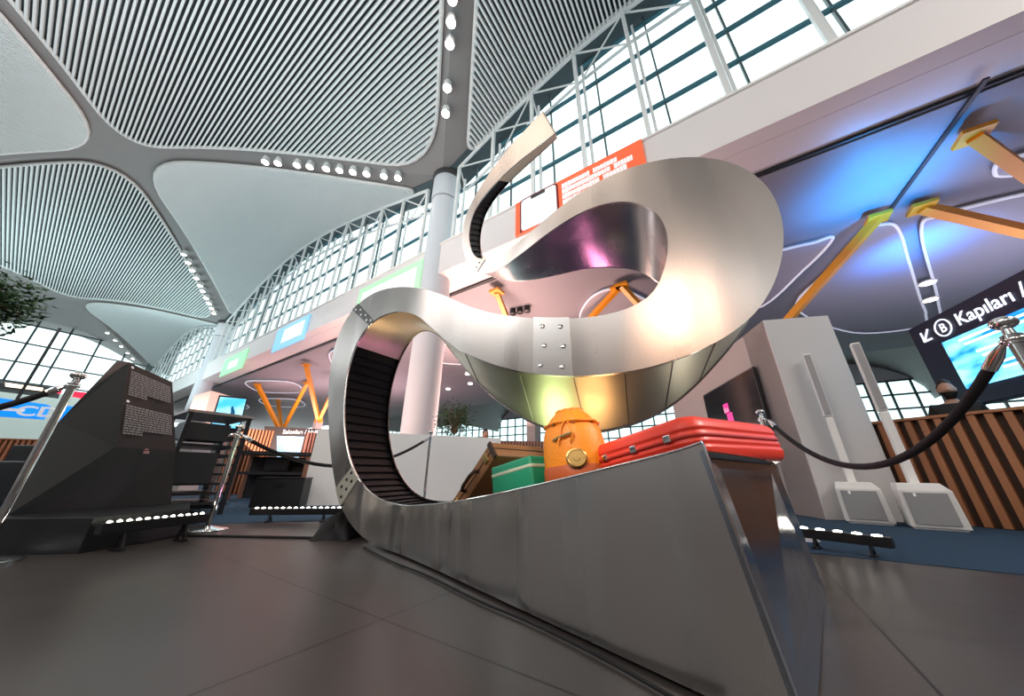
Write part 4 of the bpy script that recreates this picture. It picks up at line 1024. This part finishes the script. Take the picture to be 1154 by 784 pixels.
bt = thing('display_booth', 'brown framed booth with a dark interior behind the mid lamp bar', 'booth', Matrix.Translation((-4.55, 6.6, 0)) @ Matrix.Rotation(R(20), 4, 'Z'))
for sx in (-1, 1):
    for sy in (-1, 1): MB().box((sx*.55, sy*.3, .38), (.07, .06, .76)).build('post', mat('booth_brown', (.25, .11, .07), .5), bt)
MB().box((0, 0, .80), (1.2, .70, .06)).build('top', M_BLACK, bt); MB().box((0, 0, .45), (1.1, .6, .05)).build('shelf', M_BLACK, bt); MB().box((0, .3, .38), (1.1, .03, .76)).build('back', M_BLACK, bt)
MB().box((.0, -.05, .60), (.35, .2, .2)).build('monitor', M_BLACKM, bt)
fb = thing('equipment_case', 'plain black box standing on the carpet behind the mid lamp bar', 'case', Matrix.Translation((-3.28, 5.0, 0)) @ Matrix.Rotation(R(12), 4, 'Z'))
MB().box((0, 0, .20), (.62, .3, .36)).build('body', M_BLACK, fb, bevel=.012); MB().box((0, -.155, .30), (.12, .02, .03)).build('handle', M_BLACKM, fb); MB().box((0, 0, .39), (.63, .31, .02)).build('lid', M_BLACKM, fb)
bk_ = pxslab('grey_pier', 'grey square pier left of the portrait screen below the fascia', 'pier', [(219, 446), (238, 440), (226, 482), (207, 482)], [7.5, 7.5, 7.5, 7.5], .8, M_GREYW, 'shaft')[0]; bk_.name = 'square_pier'
p0 = [atp(x, y, 7.5)-bk_.location for x, y in ((207, 482), (226, 482))]
MB().prism([p0[0], p0[1], V3((p0[1].x, p0[1].y, -bk_.location.z)), V3((p0[0].x, p0[0].y, -bk_.location.z))], (-.3, .8, 0)).build('foot', M_GREYW, bk_)
# far-left concourse
CDM = mat('sign_blue', (.0, .18, .75), .4, emit=(.0, .25, .9), es=.9)
cd, P, n = pxslab('hanging_sign', 'bright blue sign reading C D at the left edge', 'sign', [(-60, 440), (52, 455.5), (44, 471), (-70, 463)], [11.0, 12.0, 12.0, 11.0], .25, CDM, 'board')
dd_ = (P[1]-P[0]); yaw = math.atan2(dd_.y, dd_.x)
q = atp(15.5, 467.5, 11.66) - cd.location + n*.02
text_mesh('sign_text', 'CD', .50, Matrix.Translation(q) @ Matrix.Rotation(yaw, 4, 'Z') @ Matrix.Rotation(R(0), 4, 'Y') @ STAND @ Matrix.Scale(1.5, 4, (1, 0, 0)), M_WPRINT, cd, bold=.012)
q = atp(3, 461, 11.55) - cd.location + n*.02
MB(Matrix.Translation(q) @ Matrix.Rotation(yaw, 4, 'Z')).bar((-.35, 0, 0), (.55, 0, 0), .10, .02, (0, 1, 0)).bar((-.35, 0, 0), (-.10, 0, .16), .08, .02, (0, 1, 0)).bar((-.35, 0, 0), (-.10, 0, -.16), .08, .02, (0, 1, 0)).build('arrow', M_WPRINT, cd)
for (x, lab) in ((18, None),):
    a = atp(x, 452, 11.7) - cd.location; MB().bar(a, a + V3((0, 0, 3)), .06, .06).build('hanger', M_BLACKM, cd)
pxslab('kiosk_roof', 'dark canopy with a warm light strip above the blue sign', 'canopy', [(-60, 420), (56, 436), (54, 444), (-60, 430)], [15, 16, 16, 15], .6, M_BLACK, 'canopy')
pxslab('light_strip', 'warm glowing strip light on the dark canopy at the left', 'light', [(6, 431), (48, 437), (47, 440), (6, 435)], [14.8, 15.3, 15.3, 14.8], .04, mat('warm_strip', (1, .8, .6), .4, emit=(1, .72, .45), es=3), 'tube')
pxslab('glazed_kiosk', 'pale green glazed shop front beyond the blue sign', 'shop front', [(-60, 428), (92, 446), (80, 500), (-90, 500)], [17, 18, 18, 17], .3, mat('pale_shop', (.45, .55, .52), .5, emit=(.5, .62, .58), es=.35), 'facade')
pxslab('shop_sign', 'red lit shop sign left of the chrome rope post', 'sign', [(58, 437), (67, 438.5), (66, 443), (57, 442)], [15, 15, 15, 15], .1, mat('red_glow', (.6, .0, .02), .4, emit=(1, .02, .06), es=1.3), 'board')
pxslab('shop_sign', 'red lit shop sign between the rope post and the information stand', 'sign', [(79, 440), (96, 442), (92, 449), (77, 446)], [15, 15, 15, 15], .1, MATS['red_glow'], 'board')
pxslab('blue_panel', 'small blue sign panel behind the leftmost rope post', 'sign', [(74, 457), (84, 458), (76, 470), (64, 474)], [10, 10, 10, 10], .1, CDM, 'board')
ct = slat_panel('shop_counter', 'brown wooden counter of the shop at the far left', 'counter', tuple(atp(-60, 520, 9.0).xy)+(0,), tuple(atp(52, 520, 9.6).xy)+(0,), 1.25, 16, .5, True, M_WOODO)
dk = thing('dark_bench', 'dark seat unit on the floor at the far left edge', 'bench', V3((-7.3, 5.2, 0))); MB().box((0, 0, .30), (2.2, .8, .55)).build('body', M_BLACK, dk, bevel=.03); MB().box((0, .45, .6), (2.2, .14, .5)).build('backrest', M_BLACK, dk, bevel=.03)
# middle, through the curl
slat_px('pale wooden slatted screen between the white partition and the steel bowl', 540, 632, 530, 9.0, 9.2, 1.35, 26, m=mat('pink_wood', (.45, .24, .18), .5), mb_=mat('pink_gap', (.25, .13, .10), .6))
person(Matrix.Translation((atp(547, 495, 8.3).x, 8.3, -.22)) @ Matrix.Rotation(R(30), 4, 'Z'), 'tiny distant person standing beyond the white partition', mat('grey_shirt', (.2, .2, .22), .8), M_SKIN, M_HAIR, False)
def bush(name, label, c, r, n, pot=True, ls=.09, z0=None, squash=.8, trunk=0):
    c = V3(c); base = V3((c.x, c.y, z0 if z0 is not None else 0)); o = thing(name, label, 'plant', base); rg = random.Random(int(c.x*100)+n)
    lf = MB(); tw = MB(); cc = c - base
    for i in range(n):
        d = V3((rg.gauss(0, 1), rg.gauss(0, 1), rg.gauss(0, 1)*squash)).normalized()*r*rg.uniform(.35, 1); p = cc + d
        a = V3((rg.uniform(-1, 1), rg.uniform(-1, 1), rg.uniform(-.6, .4))).normalized(); b = a.cross(V3((rg.random(), rg.random(), 1))).normalized(); L = ls*rg.uniform(.7, 1.3)
        up = a.cross(b)*L*.12
        lf.add([p, p+a*L*.5+b*L*.22+up, p+a*L, p+a*L*.5-b*L*.22+up], [(0, 1, 2, 3)])
        if i % 25 == 0: tw.tube([cc - V3((0, 0, r*.7)), cc + d*.5, p], [.018*r/.5, .010*r/.5, .005], 5)
    lf.build('foliage', M_LEAF, o); 
    if trunk: tw.tube([V3((0, 0, .3)), V3((.03, 0, cc.z*.5)), cc - V3((0, 0, r*.5))], [.05, .04, .03], 8)
    tw.build('branches', M_BARK, o)
    if pot: MB().lathe([(.16, 0), (.22, .30), (.24, .34), (.20, .34)] if not trunk else [(.22, 0), (.30, .45), (.32, .5), (.27, .5)], n=20).build('pot', M_WHITE if not trunk else M_BLACK, o, smooth=40)
pB = atp(513, 473, 7.2)
bush('potted_shrub', 'dark green round shrub beyond the white partition', pB, .46, 900, True, .07, z0=pB.z-.75)
tag(MB().box((0, 0, 0), (2.2, .5, pB.z-.75)).build('planter', mat('terracotta', (.5, .13, .05), .6), None, M=Matrix.Translation((pB.x-.3, 7.2, (pB.z-.75)/2))), 'terracotta planter box supporting the dark green shrub', 'planter')
pT = atp(2, 330, 4.0)
bush('potted_tree', 'indoor tree with hanging dark leaves at the upper left edge', (pT.x-.35, 4.0, pT.z-.05), .62, 1500, True, .11, trunk=1, squash=.55)
# ceiling spots seen through the curl
for (x, y), lb in (((527, 421), 'upper right'), ((530, 432), 'lower right'), ((505, 438), 'left')):
    p = on_z(x, y, LZ-.02); q = thing('recessed_light', lb + ' one of three bright downlights seen through the sculpture curl', 'ceiling light', APM(p.x, p.y, p.z), 'downlights seen through the curl')
    MB().lathe([(.16, .0), (.16, -.05)], n=12).build('lens', MATS['soft_lens'], q)
# cables and the black cloth under the curl
def cable(pts, label, r=.008):
    pts = [V3(p) for p in pts]; out = []
    for i in range(len(pts)-1):
        p0, p1, p2, p3 = pts[max(i-1, 0)], pts[i], pts[i+1], pts[min(i+2, len(pts)-1)]
        for k in range(6): t = k/6; out.append(.5*((2*p1)+(p2-p0)*t+(2*p0-5*p1+4*p2-p3)*t*t+(3*p1-3*p2+p3-p0)*t**3))
    out.append(pts[-1]); tag(MB().tube(out, r, 8).build('cable', M_ROPE, None, smooth=60), label, 'cable')
cable([fl(x, y)+V3((0, 0, .008)) for x, y in ((410, 618), (440, 634), (480, 650), (540, 680), (590, 701), (660, 735), (735, 777), (790, 810))], 'black cable lying along the foot of the steel ramp', .005)
cable([fz(205, 603, .008), fz(260, 604, .008), fz(320, 605, .008), fz(362, 606, .008)], 'thin black cable crossing the tiles from the information stand to the sculpture', .008)
cl = thing('crumpled_cloth', 'heap of black cloth on the floor under the sculpture curl', 'cloth', V3((-1.33, 2.88, 0)))
rg = random.Random(2); rings = []
for t in range(9):
    u = t/8; rr_ = .17*(1-u)**.6 + .02; rings.append([V3((rr_*(1+.22*math.sin(5*a+u*3)+.1*math.sin(11*a))*math.cos(a), rr_*(1+.22*math.sin(5*a+u*3)+.1*math.sin(11*a))*math.sin(a), .17*u+.012*math.sin(7*a)*(u > 0) + .002)) for a in [2*PI*k/40 for k in range(40)]])
MB().loft(rings).build('fabric', M_ROPE, cl, smooth=60)
